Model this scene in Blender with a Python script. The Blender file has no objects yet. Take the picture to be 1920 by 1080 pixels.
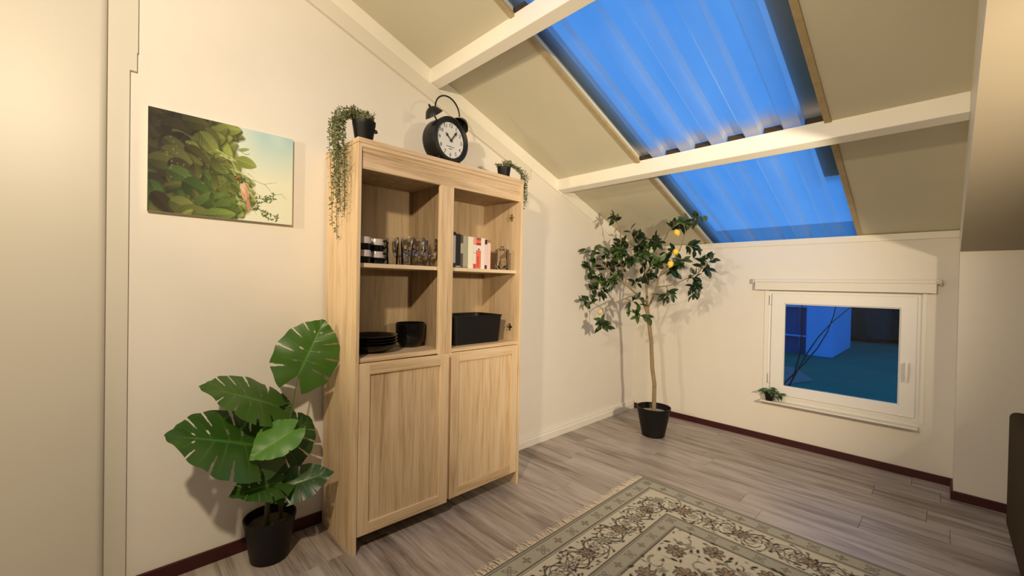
import bpy, bmesh, math, random
import numpy as np
from mathutils import Vector, Matrix, Euler

# ------------------------------------------------------------------ scene, camera, world, lights
scene = bpy.context.scene
COL = scene.collection
PI = math.pi
FPX, YAW, PITCH, ROLL = 783.6, 0.80167, -0.010321, 0.018869      # focal length in px of a 1920 px wide frame
CAM = Vector((2.3951, -4.2208, 1.35))
fw_ = Vector((-math.sin(YAW) * math.cos(PITCH), math.cos(YAW) * math.cos(PITCH), math.sin(PITCH)))
r0 = fw_.cross(Vector((0, 0, 1))).normalized()
u0 = r0.cross(fw_)
rt_ = r0 * math.cos(ROLL) + u0 * math.sin(ROLL)
up_ = u0 * math.cos(ROLL) - r0 * math.sin(ROLL)
cd = bpy.data.cameras.new('camera')
cd.sensor_width = 36.0
cd.lens = FPX / 1920 * 36
cd.clip_start = 0.02
co = bpy.data.objects.new('camera', cd)
COL.objects.link(co)
M = Matrix((rt_, up_, -fw_)).transposed().to_4x4()
M.translation = CAM
co.matrix_world = M
scene.camera = co

scene.view_settings.view_transform = 'Standard'
scene.view_settings.look = 'None'
scene.view_settings.gamma = 1.0
scene.view_settings.exposure = 0.18
scene.view_settings.use_curve_mapping = False
scene.cycles.transparent_max_bounces = 32

world = bpy.data.worlds.new('dusk_sky')
scene.world = world
world.use_nodes = True
bg = world.node_tree.nodes['Background']
bg.inputs['Color'].default_value = (0.10, 0.345, 0.90, 1)
bg.inputs['Strength'].default_value = 0.92


def spot(name, loc, aim, watts, radius, half, blend):
    """a reflector lamp: aim is the direction it is turned to, half its half opening angle in degrees"""
    l = bpy.data.lights.new(name, 'SPOT')
    l.energy = watts
    l.shadow_soft_size = radius
    l.color = (1.0, 0.82, 0.57)
    l.spot_size = math.radians(2 * half)
    l.spot_blend = blend
    o = bpy.data.objects.new(name, l)
    o.location = loc
    o.rotation_euler = Vector(aim).to_track_quat('-Z', 'Y').to_euler()
    COL.objects.link(o)
    return o


spot('cabinet_spot', (1.80, -4.55, 2.40), (-1.0, 0.42, -0.66), 132, 0.045, 90, 0.25)
spot('reading_spot', (0.80, -5.80, 2.05), (-0.07, 1.0, -0.11), 95, 0.05, 24, 0.7)
spot('corner_spot', (3.62, -3.00, 1.78), (-1.0, 0.66, -0.14), 330, 0.06, 39, 0.85)


def pix(px, py, n, d):
    """the point where the photograph's pixel meets the plane n.p = d"""
    v = fw_ + rt_ * ((px - 960) / FPX) - up_ * ((py - 540) / FPX)
    n = Vector(n)
    t = (d - n.dot(CAM)) / n.dot(v)
    return CAM + v * t


def px_x(px, py, x): return pix(px, py, (1, 0, 0), x)
def px_y(px, py, y): return pix(px, py, (0, 1, 0), y)
def px_z(px, py, z): return pix(px, py, (0, 0, 1), z)


# ------------------------------------------------------------------ materials
MATS = {}


def nt(name):
    m = bpy.data.materials.new(name)
    m.use_nodes = True
    MATS[name] = m
    t = m.node_tree
    b = t.nodes['Principled BSDF']
    return m, t, b


def node(t, typ, **kw):
    n = t.nodes.new(typ)
    for k, v in kw.items():
        setattr(n, k, v)
    return n


def plain(name, col, rough=0.6, var=0.06, scale=12.0, bump=0.0, bscale=80.0, metal=0.0, spec=0.5, coat=0.0, sss=0.0):
    m, t, b = nt(name)
    tc = node(t, 'ShaderNodeTexCoord')
    nz = node(t, 'ShaderNodeTexNoise')
    nz.inputs['Scale'].default_value = scale
    nz.inputs['Detail'].default_value = 4
    t.links.new(tc.outputs['Object'], nz.inputs['Vector'])
    mx = node(t, 'ShaderNodeMix', data_type='RGBA')
    c = Vector(col)
    mx.inputs[6].default_value = (*(c * (1 - var)), 1)
    mx.inputs[7].default_value = (*[min(1, k) for k in c * (1 + var)], 1)
    t.links.new(nz.outputs['Fac'], mx.inputs[0])
    t.links.new(mx.outputs[2], b.inputs['Base Color'])
    b.inputs['Roughness'].default_value = rough
    b.inputs['Metallic'].default_value = metal
    b.inputs['Specular IOR Level'].default_value = spec
    b.inputs['Coat Weight'].default_value = coat
    if bump:
        n2 = node(t, 'ShaderNodeTexNoise')
        n2.inputs['Scale'].default_value = bscale
        n2.inputs['Detail'].default_value = 3
        t.links.new(tc.outputs['Object'], n2.inputs['Vector'])
        bp = node(t, 'ShaderNodeBump')
        bp.inputs['Strength'].default_value = bump
        bp.inputs['Distance'].default_value = 0.002
        t.links.new(n2.outputs['Fac'], bp.inputs['Height'])
        t.links.new(bp.outputs['Normal'], b.inputs['Normal'])
    return m


def ramp(t, stops):
    r = node(t, 'ShaderNodeValToRGB')
    e = r.color_ramp.elements
    while len(e) < len(stops):
        e.new(0.5)
    for k, (p, c) in zip(e, stops):
        k.position = p
        k.color = (*c, 1)
    return r


def wood(name, axis, stops, rough=0.5, scale=1.0, rnd=1.0, stretch=14.0, blotch=0.35, per=0.10):
    """streaky wood: noise squeezed across the grain axis, a wavy figure, a shift of tone per object"""
    m, t, b = nt(name)
    tc = node(t, 'ShaderNodeTexCoord')
    oi = node(t, 'ShaderNodeObjectInfo')
    sc = node(t, 'ShaderNodeVectorMath', operation='SCALE')
    sc.inputs[0].default_value = (7.3, 5.1, 9.7)
    t.links.new(oi.outputs['Random'], sc.inputs['Scale'])
    ad = node(t, 'ShaderNodeVectorMath', operation='ADD')
    t.links.new(tc.outputs['Object'], ad.inputs[0])
    if rnd:
        t.links.new(sc.outputs[0], ad.inputs[1])
    mp = node(t, 'ShaderNodeMapping')
    s = [stretch * scale] * 3
    s['xyz'.index(axis)] = 0.9 * scale
    mp.inputs['Scale'].default_value = s
    t.links.new(ad.outputs[0], mp.inputs['Vector'])
    n1 = node(t, 'ShaderNodeTexNoise')
    n1.inputs['Scale'].default_value = 1.6
    n1.inputs['Detail'].default_value = 6
    n1.inputs['Roughness'].default_value = 0.62
    n1.inputs['Distortion'].default_value = 0.6
    t.links.new(mp.outputs[0], n1.inputs['Vector'])
    mp2 = node(t, 'ShaderNodeMapping')
    s2 = [150.0 * scale] * 3
    s2['xyz'.index(axis)] = 5.0 * scale
    mp2.inputs['Scale'].default_value = s2
    t.links.new(ad.outputs[0], mp2.inputs['Vector'])
    n2 = node(t, 'ShaderNodeTexNoise')
    n2.inputs['Scale'].default_value = 1.0
    n2.inputs['Detail'].default_value = 2
    t.links.new(mp2.outputs[0], n2.inputs['Vector'])
    mx = node(t, 'ShaderNodeMix', data_type='FLOAT')
    mx.inputs[0].default_value = blotch
    t.links.new(n1.outputs['Fac'], mx.inputs[2])
    t.links.new(n2.outputs['Fac'], mx.inputs[3])
    # tone of the single piece
    ma = node(t, 'ShaderNodeMath', operation='MULTIPLY_ADD')
    ma.inputs[1].default_value = per
    ma.inputs[2].default_value = -per / 2
    t.links.new(oi.outputs['Random'], ma.inputs[0])
    sm = node(t, 'ShaderNodeMath', operation='ADD')
    t.links.new(mx.outputs[0], sm.inputs[0])
    t.links.new(ma.outputs[0], sm.inputs[1])
    r = ramp(t, stops)
    t.links.new(sm.outputs[0], r.inputs[0])
    t.links.new(r.outputs[0], b.inputs['Base Color'])
    b.inputs['Roughness'].default_value = rough
    bp = node(t, 'ShaderNodeBump')
    bp.inputs['Strength'].default_value = 0.15
    bp.inputs['Distance'].default_value = 0.001
    t.links.new(n2.outputs['Fac'], bp.inputs['Height'])
    t.links.new(bp.outputs['Normal'], b.inputs['Normal'])
    return m


WALL = plain('wall_paint', (0.78, 0.735, 0.655), 0.85, 0.03, 6, 0.12, 160, spec=0.2)
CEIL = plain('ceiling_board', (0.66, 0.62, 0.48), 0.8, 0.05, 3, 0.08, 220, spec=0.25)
GLOSSWHITE = plain('white_gloss_paint', (0.80, 0.765, 0.69), 0.4, 0.02, 5)
BEAMPAINT = plain('beam_paint', (0.86, 0.83, 0.74), 0.5, 0.03, 6)
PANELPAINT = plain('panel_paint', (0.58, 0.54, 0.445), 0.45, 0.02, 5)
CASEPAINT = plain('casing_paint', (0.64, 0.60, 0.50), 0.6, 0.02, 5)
TRIMPAINT = plain('trim_paint', (0.74, 0.70, 0.60), 0.45, 0.03, 6)
PVC = plain('window_plastic', (0.80, 0.78, 0.74), 0.35, 0.02, 6)
RED = plain('dark_red_paint', (0.045, 0.0015, 0.002), 0.5, 0.15, 20)
OAK_ST = [(0.28, (0.34, 0.215, 0.11)), (0.41, (0.55, 0.385, 0.215)), (0.53, (0.69, 0.51, 0.31)), (0.72, (0.77, 0.60, 0.395))]
OAKV = wood('oak_vertical', 'z', OAK_ST, 0.5)
OAKH = wood('oak_lengthwise', 'y', OAK_ST, 0.5)
OAKD = wood('oak_shaded', 'z', [(a, Vector(c) * 0.66) for a, c in OAK_ST], 0.55)  # oak darkened so the cabinet interior's shade is in the colour
OAKE = plain('pale_shelf_edge', (0.70, 0.56, 0.36), 0.5, 0.06, 30)
PLANK = wood('grey_laminate', 'x', [(0.31, (0.150, 0.110, 0.086)), (0.43, (0.30, 0.245, 0.203)), (0.53, (0.42, 0.355, 0.305)), (0.68, (0.53, 0.46, 0.40))],
             0.38, 1.0, 1.0, 9.0, 0.22, 0.12)
STRIP = plain('beading_wood', (0.44, 0.34, 0.18), 0.6, 0.2, 25)
BLACK = plain('black_plastic', (0.006, 0.0055, 0.005), 0.5, 0.2, 20, spec=0.3)
BLACKGLOSS = plain('black_glaze', (0.004, 0.004, 0.004), 0.12, 0.1, 10, spec=0.35)
BLACKMATT = plain('black_coated_metal', (0.008, 0.008, 0.008), 0.4, 0.2, 14, spec=0.35)
CREAMGLAZE = plain('cream_glaze', (0.55, 0.47, 0.42), 0.2, 0.08, 30)
DIAL = plain('dial_paper', (0.80, 0.78, 0.70), 0.6, 0.03, 30)
INK = plain('dial_ink', (0.03, 0.03, 0.03), 0.7, 0.1, 30)
SOIL = plain('potting_soil', (0.10, 0.075, 0.05), 0.95, 0.5, 60, 0.8, 90)
STONES = plain('pale_gravel', (0.45, 0.40, 0.32), 0.9, 0.4, 60, 0.8, 90)
CHROME = plain('hinge_metal', (0.62, 0.50, 0.42), 0.2, 0.1, 40, metal=1.0)
SOFA = plain('brown_upholstery', (0.055, 0.036, 0.015), 0.9, 0.2, 30, 0.6, 300, spec=0.15)
BLIND = plain('blind_fabric', (0.76, 0.72, 0.63), 0.8, 0.03, 40, 0.15, 400)
TRUNK = plain('lemon_bark', (0.27, 0.20, 0.105), 0.85, 0.35, 30, 0.6, 70)
BARK2 = plain('dark_bark', (0.05, 0.04, 0.035), 0.9, 0.2, 20)
LEMON = plain('lemon_peel', (0.86, 0.62, 0.07), 0.45, 0.08, 40, 0.3, 200)
LEMONP = plain('pale_lemon_peel', (0.72, 0.60, 0.30), 0.5, 0.1, 40, 0.3, 200)
LEMONG = plain('green_lemon_peel', (0.42, 0.46, 0.20), 0.5, 0.1, 40, 0.3, 200)
FRINGE = plain('wool_fringe', (0.60, 0.52, 0.40), 0.95, 0.2, 60)


def leafmat(name, dark, light, rough=0.4, per=0.6, trans=0.25, veins=False):
    m, t, b = nt(name)
    tc = node(t, 'ShaderNodeTexCoord')
    oi = node(t, 'ShaderNodeObjectInfo')
    nz = node(t, 'ShaderNodeTexNoise')
    nz.inputs['Scale'].default_value = 9
    t.links.new(tc.outputs['Object'], nz.inputs['Vector'])
    mx = node(t, 'ShaderNodeMix', data_type='FLOAT')
    mx.inputs[0].default_value = per
    t.links.new(nz.outputs['Fac'], mx.inputs[2])
    t.links.new(oi.outputs['Random'], mx.inputs[3])
    r = ramp(t, [(0.2, dark), (0.85, light)])
    t.links.new(mx.outputs[0], r.inputs[0])
    out = r.outputs[0]
    if veins:
        at = node(t, 'ShaderNodeAttribute', attribute_name='vein')
        m2 = node(t, 'ShaderNodeMix', data_type='RGBA')
        m2.inputs[7].default_value = (*[min(1, c * 2.1 + 0.03) for c in light], 1)
        t.links.new(at.outputs['Fac'], m2.inputs[0])
        t.links.new(out, m2.inputs[6])
        out = m2.outputs[2]
        bp = node(t, 'ShaderNodeBump')
        bp.inputs['Strength'].default_value = 0.5
        bp.inputs['Distance'].default_value = 0.003
        bp.invert = True
        t.links.new(at.outputs['Fac'], bp.inputs['Height'])
        t.links.new(bp.outputs['Normal'], b.inputs['Normal'])
    t.links.new(out, b.inputs['Base Color'])
    b.inputs['Roughness'].default_value = rough
    tr = node(t, 'ShaderNodeBsdfTranslucent')
    t.links.new(out, tr.inputs['Color'])
    ms = node(t, 'ShaderNodeMixShader')
    ms.inputs[0].default_value = trans
    t.links.new(b.outputs[0], ms.inputs[1])
    t.links.new(tr.outputs[0], ms.inputs[2])
    t.links.new(ms.outputs[0], t.nodes['Material Output'].inputs['Surface'])
    return m


LEAF_M = leafmat('monstera_leaf', (0.016, 0.060, 0.007), (0.060, 0.150, 0.016), 0.38, 0.55, 0.2, True)
LEAF_Y = leafmat('young_monstera_leaf', (0.07, 0.20, 0.02), (0.13, 0.32, 0.035), 0.42, 0.5, 0.3, True)
LEAF_L = leafmat('lemon_leaf', (0.012, 0.034, 0.007), (0.080, 0.145, 0.024), 0.38, 0.8, 0.2)
LEAF_H = leafmat('trailing_leaf', (0.06, 0.078, 0.025), (0.36, 0.38, 0.18), 0.55, 0.0, 0.2)
LEAF_H.node_tree.nodes['Noise Texture'].inputs['Scale'].default_value = 70
LEAF_S = leafmat('sill_leaf', (0.02, 0.06, 0.015), (0.12, 0.20, 0.08), 0.45, 0.7, 0.2)
STEM = plain('green_stem', (0.09, 0.15, 0.035), 0.5, 0.3, 30)
STEMB = plain('brown_green_stem', (0.075, 0.075, 0.025), 0.6, 0.4, 25)


def thin_glass(name, tint=(0.97, 0.98, 0.97), gl=1.0, ior=1.5):
    m, t, b = nt(name)
    t.nodes.remove(b)
    tr = node(t, 'ShaderNodeBsdfTransparent')
    tr.inputs[0].default_value = (*tint, 1)
    g = node(t, 'ShaderNodeBsdfGlossy')
    g.inputs['Roughness'].default_value = 0.03
    g.inputs['Color'].default_value = (gl, gl, gl, 1)
    f = node(t, 'ShaderNodeFresnel')
    f.inputs['IOR'].default_value = ior
    ms = node(t, 'ShaderNodeMixShader')
    t.links.new(f.outputs[0], ms.inputs[0])
    t.links.new(tr.outputs[0], ms.inputs[1])
    t.links.new(g.outputs[0], ms.inputs[2])
    t.links.new(ms.outputs[0], t.nodes['Material Output'].inputs['Surface'])
    return m


GLASS = thin_glass('drinking_glass', (0.975, 0.975, 0.96), 1.0, 1.55)
PANE = thin_glass('window_glass', (0.80, 0.92, 0.95), 0.45, 1.45)


def attr_mat(name, attr, rough, bump=0.0, bscale=500.0):
    m, t, b = nt(name)
    a = node(t, 'ShaderNodeAttribute', attribute_name=attr)
    t.links.new(a.outputs['Color'], b.inputs['Base Color'])
    b.inputs['Roughness'].default_value = rough
    b.inputs['Specular IOR Level'].default_value = 0.3
    if bump:
        tc = node(t, 'ShaderNodeTexCoord')
        n2 = node(t, 'ShaderNodeTexNoise')
        n2.inputs['Scale'].default_value = bscale
        t.links.new(tc.outputs['Object'], n2.inputs['Vector'])
        bp = node(t, 'ShaderNodeBump')
        bp.inputs['Strength'].default_value = bump
        bp.inputs['Distance'].default_value = 0.003
        t.links.new(n2.outputs['Fac'], bp.inputs['Height'])
        t.links.new(bp.outputs['Normal'], b.inputs['Normal'])
    return m


# ------------------------------------------------------------------ mesh helpers
class MB:
    def __init__(s):
        s.v, s.f, s.m = [], [], []

    def face(s, idx, mi=0):
        s.f.append(tuple(idx)); s.m.append(mi)

    def box(s, lo, hi, mi=0):
        n = len(s.v)
        (a, b, c), (d, e, f) = lo, hi
        s.v += [(a, b, c), (d, b, c), (d, e, c), (a, e, c), (a, b, f), (d, b, f), (d, e, f), (a, e, f)]
        for q in ((0, 3, 2, 1), (4, 5, 6, 7), (0, 1, 5, 4), (1, 2, 6, 5), (2, 3, 7, 6), (3, 0, 4, 7)):
            s.face([n + k for k in q], mi)
        return s

    def prism(s, pts, axis, a, b, mi=0):
        """polygon pts (2D) pushed along axis from a to b; pts are the two other axes in xyz order"""
        n = len(s.v)
        k = len(pts)
        for w in (a, b):
            for (p, q) in pts:
                s.v.append({'x': (w, p, q), 'y': (p, w, q), 'z': (p, q, w)}[axis])
        s.face([n + i for i in range(k)][::-1], mi)
        s.face([n + k + i for i in range(k)], mi)
        for i in range(k):
            j = (i + 1) % k
            s.face([n + i, n + j, n + k + j, n + k + i], mi)
        return s

    def lathe(s, prof, seg=32, mi=0, c=(0, 0, 0), close=False):
        n = len(s.v)
        k = len(prof)
        for i in range(seg):
            a = 2 * PI * i / seg
            for r, z in prof:
                s.v.append((c[0] + r * math.cos(a), c[1] + r * math.sin(a), c[2] + z))
        for i in range(seg):
            j = (i + 1) % seg
            for h in range(k - 1):
                s.face([n + i * k + h, n + j * k + h, n + j * k + h + 1, n + i * k + h + 1], mi)
        return s

    def tube(s, pts, rad, seg=8, mi=0, caps=True):
        pts = [Vector(p) for p in pts]
        n = len(s.v)
        if not hasattr(rad, '__len__'):
            rad = [rad] * len(pts)
        t0 = (pts[1] - pts[0]).normalized()
        u = t0.orthogonal().normalized()
        for i, p in enumerate(pts):
            t = (pts[min(i + 1, len(pts) - 1)] - pts[max(i - 1, 0)])
            t = t.normalized() if t.length > 1e-9 else t0
            u = (u - t * u.dot(t)).normalized()
            w = t.cross(u)
            for k in range(seg):
                a = 2 * PI * k / seg
                s.v.append(tuple(p + (u * math.cos(a) + w * math.sin(a)) * rad[i]))
        for i in range(len(pts) - 1):
            for k in range(seg):
                l = (k + 1) % seg
                s.face([n + i * seg + k, n + i * seg + l, n + (i + 1) * seg + l, n + (i + 1) * seg + k], mi)
        if caps:
            s.face([n + k for k in range(seg)][::-1], mi)
            e = n + (len(pts) - 1) * seg
            s.face([e + k for k in range(seg)], mi)
        return s

    def xform(s, M, start=0):
        for i in range(start, len(s.v)):
            s.v[i] = tuple(M @ Vector(s.v[i]))
        return s

    def mesh(s, name, mats, smooth=False):
        me = bpy.data.meshes.new(name)
        me.from_pydata(s.v, [], s.f)
        for m in (mats if isinstance(mats, (list, tuple)) else [mats]):
            me.materials.append(m)
        me.polygons.foreach_set('material_index', s.m)
        if smooth:
            me.polygons.foreach_set('use_smooth', [True] * len(s.f))
        me.update()
        bm = bmesh.new(); bm.from_mesh(me)
        bmesh.ops.recalc_face_normals(bm, faces=bm.faces)
        bm.to_mesh(me); bm.free()
        if smooth:
            try:
                me.set_sharp_from_angle(angle=math.radians(40))
            except Exception:
                pass
        return me


def link(name, me, parent=None, bevel=0.0, loc=None):
    o = bpy.data.objects.new(name, me)
    COL.objects.link(o)
    if parent is not None:
        o.parent = parent
    if loc is not None:
        o.location = loc
    if bevel:
        b = o.modifiers.new('bevel', 'BEVEL')
        b.width = bevel
        b.segments = 2
        b.limit_method = 'ANGLE'
    return o


def build(name, mb, mats, parent=None, smooth=False, bevel=0.0, loc=None):
    return link(name, mb.mesh(name, mats, smooth), parent, bevel, loc)


def tag(o, label, cat, group=None, kind=None):
    o['label'] = label
    o['category'] = cat
    if group: o['group'] = group
    if kind: o['kind'] = kind
    return o


def thing(name, label, cat, loc=(0, 0, 0), group=None, kind=None, rotz=0.0):
    o = bpy.data.objects.new(name, None)
    o.empty_display_size = 0.05
    COL.objects.link(o)
    o.location = loc
    o.rotation_euler = (0, 0, rotz)
    return tag(o, label, cat, group, kind)


def loc_of(mb, root):
    """shift a builder given in world coordinates into the frame of an unrotated root"""
    return mb.xform(Matrix.Translation(-Vector(root.location)))


# ------------------------------------------------------------------ the room
W = 2.464                                   # where the main roof ends and the low part begins
YB, XE = -6.2, 4.9                          # rear wall, end wall
def RZ(y): return 1.782 - 0.3625 * y        # underside of the main roof
def LZ(y): return 1.612 - 0.27 * (y + 0.25)  # underside of the low ceiling

# floor and its planks
floor = build('floor', MB().box((-0.1, YB - 0.1, -0.06), (XE + 0.1, 0.1, -0.009)), SOIL)
tag(floor, 'grey brown wood laminate floor of long planks', 'floor', kind='structure')
rng = random.Random(4)
plank_mesh = {}
PW, PL = 0.192, 1.285
row = 0
y = 0.0
while y > YB:
    y1 = max(y - PW, YB)
    x = -rng.uniform(0.05, PL - 0.15)
    while x < XE:
        xa, xb = max(x, 0.0), min(x + PL, XE)
        if xb - xa > 0.02:
            key = (round(xb - xa, 3), round(y - y1, 3))
            if key not in plank_mesh:
                hx, hy = key[0] / 2 - 0.0006, key[1] / 2 - 0.0006
                c = 0.0012
                b = MB()
                b.v = [(-hx, -hy, -0.009), (hx, -hy, -0.009), (hx, hy, -0.009), (-hx, hy, -0.009),
                       (-hx, -hy, -c), (hx, -hy, -c), (hx, hy, -c), (-hx, hy, -c),
                       (-hx + c, -hy + c, 0), (hx - c, -hy + c, 0), (hx - c, hy - c, 0), (-hx + c, hy - c, 0)]
                for q in ((8, 9, 10, 11), (4, 5, 9, 8), (5, 6, 10, 9), (6, 7, 11, 10), (7, 4, 8, 11), (0, 1, 5, 4), (1, 2, 6, 5), (2, 3, 7, 6), (3, 0, 4, 7)):
                    b.face(q)
                plank_mesh[key] = b.mesh('plank', PLANK)
            link('plank', plank_mesh[key], floor, loc=((xa + xb) / 2, (y + y1) / 2, 0))
        x += PL
    y = y1
    row += 1

# left wall under the roof slope
wl = build('wall_left', MB().prism([(0.25, -0.05), (0.25, RZ(0.25) + 0.06), (YB - 0.1, RZ(YB - 0.1) + 0.06), (YB - 0.1, -0.05)], 'x', -0.15, 0.0), WALL)
tag(wl, 'cream painted gable wall behind the oak cabinet', 'wall', kind='structure')
# far wall with the window hole
WX0, WX1, WZ0, WZ1 = 1.315, 2.292, 0.405, 1.335
b = MB()
zt = RZ(0.12) + 0.004
b.box((-0.1, 0, -0.05), (WX0, 0.12, zt)).box((WX1, 0, -0.05), (XE + 0.1, 0.12, zt))
b.box((WX0, 0, -0.05), (WX1, 0.12, WZ0)).box((WX0, 0, WZ1), (WX1, 0.12, zt))
tag(build('wall_far', b, WALL), 'low cream knee wall with the window under the roof', 'wall', kind='structure')
# step of the low part on the right
tag(build('wall_right', MB().box((W, -0.25, -0.05), (XE, 0.0, 1.613)), WALL), 'cream wall stepping forward beside the window and the sofa', 'wall', kind='structure')
b = MB().prism([(0.0, 1.613), (-0.249, 1.613), (YB, LZ(YB) + 0.004), (YB, RZ(YB) + 0.05), (0.0, RZ(0) + 0.05)], 'x', W, W + 0.03)
tag(build('wall_side', b, TRIMPAINT), 'cream side face between the high roof and the low ceiling', 'wall', kind='structure')
tag(build('wall_end', MB().box((XE, YB - 0.1, -0.05), (XE + 0.1, 0.1, 3.6)), WALL), 'cream end wall beyond the sofa', 'wall', kind='structure')
tag(build('wall_rear', MB().box((-0.1, YB - 0.1, -0.05), (XE + 0.1, YB, 4.2)), WALL), 'cream wall at the rear of the room', 'wall', kind='structure')

# ceiling panels, bay by bay
BEAMS = [-1.368, -2.696, -4.02, -5.35]
BW, BH = 0.062, 0.094
SX0, SX1 = 0.79, 1.925                      # skylight opening
ceil = thing('ceiling', 'sloping cream board ceiling between white beams', 'ceiling', (0, 0, 0), kind='structure')
edges = [0.0]
for yb in BEAMS:
    edges += [yb + BW, yb]
edges += [YB]
TH = 0.055
for k in range(0, len(edges), 2):
    ya, yc = edges[k], edges[k + 1]
    if k == 0: ya = 0.2
    for xa, xb in ((-0.02, SX0), (SX1, W + 0.03)):
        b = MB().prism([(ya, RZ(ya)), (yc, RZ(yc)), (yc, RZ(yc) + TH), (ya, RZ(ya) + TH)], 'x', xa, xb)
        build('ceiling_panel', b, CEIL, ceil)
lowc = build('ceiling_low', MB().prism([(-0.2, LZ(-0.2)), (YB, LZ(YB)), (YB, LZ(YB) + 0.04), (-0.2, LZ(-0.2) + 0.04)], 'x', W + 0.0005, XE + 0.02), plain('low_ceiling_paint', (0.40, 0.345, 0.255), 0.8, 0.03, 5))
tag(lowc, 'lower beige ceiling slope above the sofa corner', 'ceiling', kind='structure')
for yb, nm in zip(BEAMS, ('white beam crossing the roof beside the lemon tree and window', 'white beam crossing the roof above the alarm clock', 'white beam crossing the roof behind the pendant', 'white beam crossing the roof near the rear wall')):
    z0, z1 = RZ(yb), RZ(yb + BW)
    b = MB().prism([(yb, z0 - BH), (yb + BW, z1 - BH), (yb + BW, z1 + 0.010), (yb, z0 + 0.010)], 'x', 0.0, W)
    tag(build('ceiling_beam', b, BEAMPAINT, bevel=0.003), nm, 'beam', kind='structure')

# skylight: corrugated translucent sheet, side boards, beading strips
m, t, pb = nt('corrugated_plastic')
tc = node(t, 'ShaderNodeTexCoord')
mp = node(t, 'ShaderNodeMapping')
mp.inputs['Scale'].default_value = (2.2, 0.6, 0.6)
t.links.new(tc.outputs['Object'], mp.inputs['Vector'])
nz = node(t, 'ShaderNodeTexNoise')
nz.inputs['Scale'].default_value = 1.3
nz.inputs['Detail'].default_value = 5
t.links.new(mp.outputs[0], nz.inputs['Vector'])
tcol = ramp(t, [(0.32, (0.52, 0.76, 0.90)), (0.68, (0.94, 0.96, 0.95))])
t.links.new(nz.outputs['Fac'], tcol.inputs[0])
tr = node(t, 'ShaderNodeBsdfTransparent')
t.links.new(tcol.outputs[0], tr.inputs[0])
tl = node(t, 'ShaderNodeBsdfTranslucent')
t.links.new(tcol.outputs[0], tl.inputs[0])
ms = node(t, 'ShaderNodeMixShader')
ms.inputs[0].default_value = 0.58
t.links.new(tr.outputs[0], ms.inputs[1])
t.links.new(tl.outputs[0], ms.inputs[2])
pb.inputs['Base Color'].default_value = (0.52, 0.52, 0.50, 1)
pb.inputs['Roughness'].default_value = 0.35
ms2 = node(t, 'ShaderNodeMixShader')
ms2.inputs[0].default_value = 0.16
# patchy grey cover, strongest in a band just upslope of the first beam
at = node(t, 'ShaderNodeAttribute', attribute_name='grey_band')
nz2 = node(t, 'ShaderNodeTexNoise')
nz2.inputs['Scale'].default_value = 2.2
nz2.inputs['Detail'].default_value = 4
t.links.new(tc.outputs['Object'], nz2.inputs['Vector'])
gm = node(t, 'ShaderNodeMath', operation='MULTIPLY_ADD', use_clamp=True)
t.links.new(nz2.outputs['Fac'], gm.inputs[0])
gm.inputs[1].default_value = 0.9
gm.inputs[2].default_value = -0.45
ga = node(t, 'ShaderNodeMath', operation='ADD', use_clamp=True)
t.links.new(at.outputs['Fac'], ga.inputs[0])
t.links.new(gm.outputs[0], ga.inputs[1])
gs = node(t, 'ShaderNodeMath', operation='MULTIPLY', use_clamp=True)
t.links.new(ga.outputs[0], gs.inputs[0])
t.links.new(at.outputs['Fac'], gs.inputs[1])
gf = node(t, 'ShaderNodeMath', operation='MULTIPLY_ADD', use_clamp=True)
t.links.new(gs.outputs[0], gf.inputs[0])
gf.inputs[1].default_value = 0.80
gf.inputs[2].default_value = 0.045
t.links.new(gf.outputs[0], ms2.inputs[0])
t.links.new(ms.outputs[0], ms2.inputs[1])
t.links.new(pb.outputs[0], ms2.inputs[2])
t.links.new(ms2.outputs[0], t.nodes['Material Output'].inputs['Surface'])
SHEET = m

sky = thing('window_2', 'corrugated translucent skylight strip running up the roof', 'skylight', (0, 0, 0), kind='structure')


def sheet(ya, yb, seg):
    """trapezoid profile across x, running along the slope"""
    pitch = 0.2065
    prof = []
    x0 = SX0 - 0.10
    n = int((SX1 + 0.10 - x0) / pitch) + 1
    for i in range(n):
        xs = x0 + i * pitch
        prof += [(xs, 0), (xs + 0.085, 0), (xs + 0.10, 0.034), (xs + 0.185, 0.034)]
    b = MB()
    g = []
    for j in range(seg + 1):
        yy = ya + (yb - ya) * j / seg
        for (px, pz) in prof:
            b.v.append((px, yy, RZ(yy) + 0.012 + pz))
            gb = max(0, 1 - abs(yy - BEAMS[0] + 0.04) / 0.16) if yy <= BEAMS[0] + 0.02 else 0.0
            g.append(gb)
    k = len(prof)
    for j in range(seg):
        for i in range(k - 1):
            b.face((j * k + i, j * k + i + 1, (j + 1) * k + i + 1, (j + 1) * k + i))
    me = b.mesh('corrugated_sheet', SHEET)
    a = me.attributes.new('grey_band', 'FLOAT', 'POINT')
    a.data.foreach_set('value', g)
    return link('corrugated_sheet', me, sky)


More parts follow.
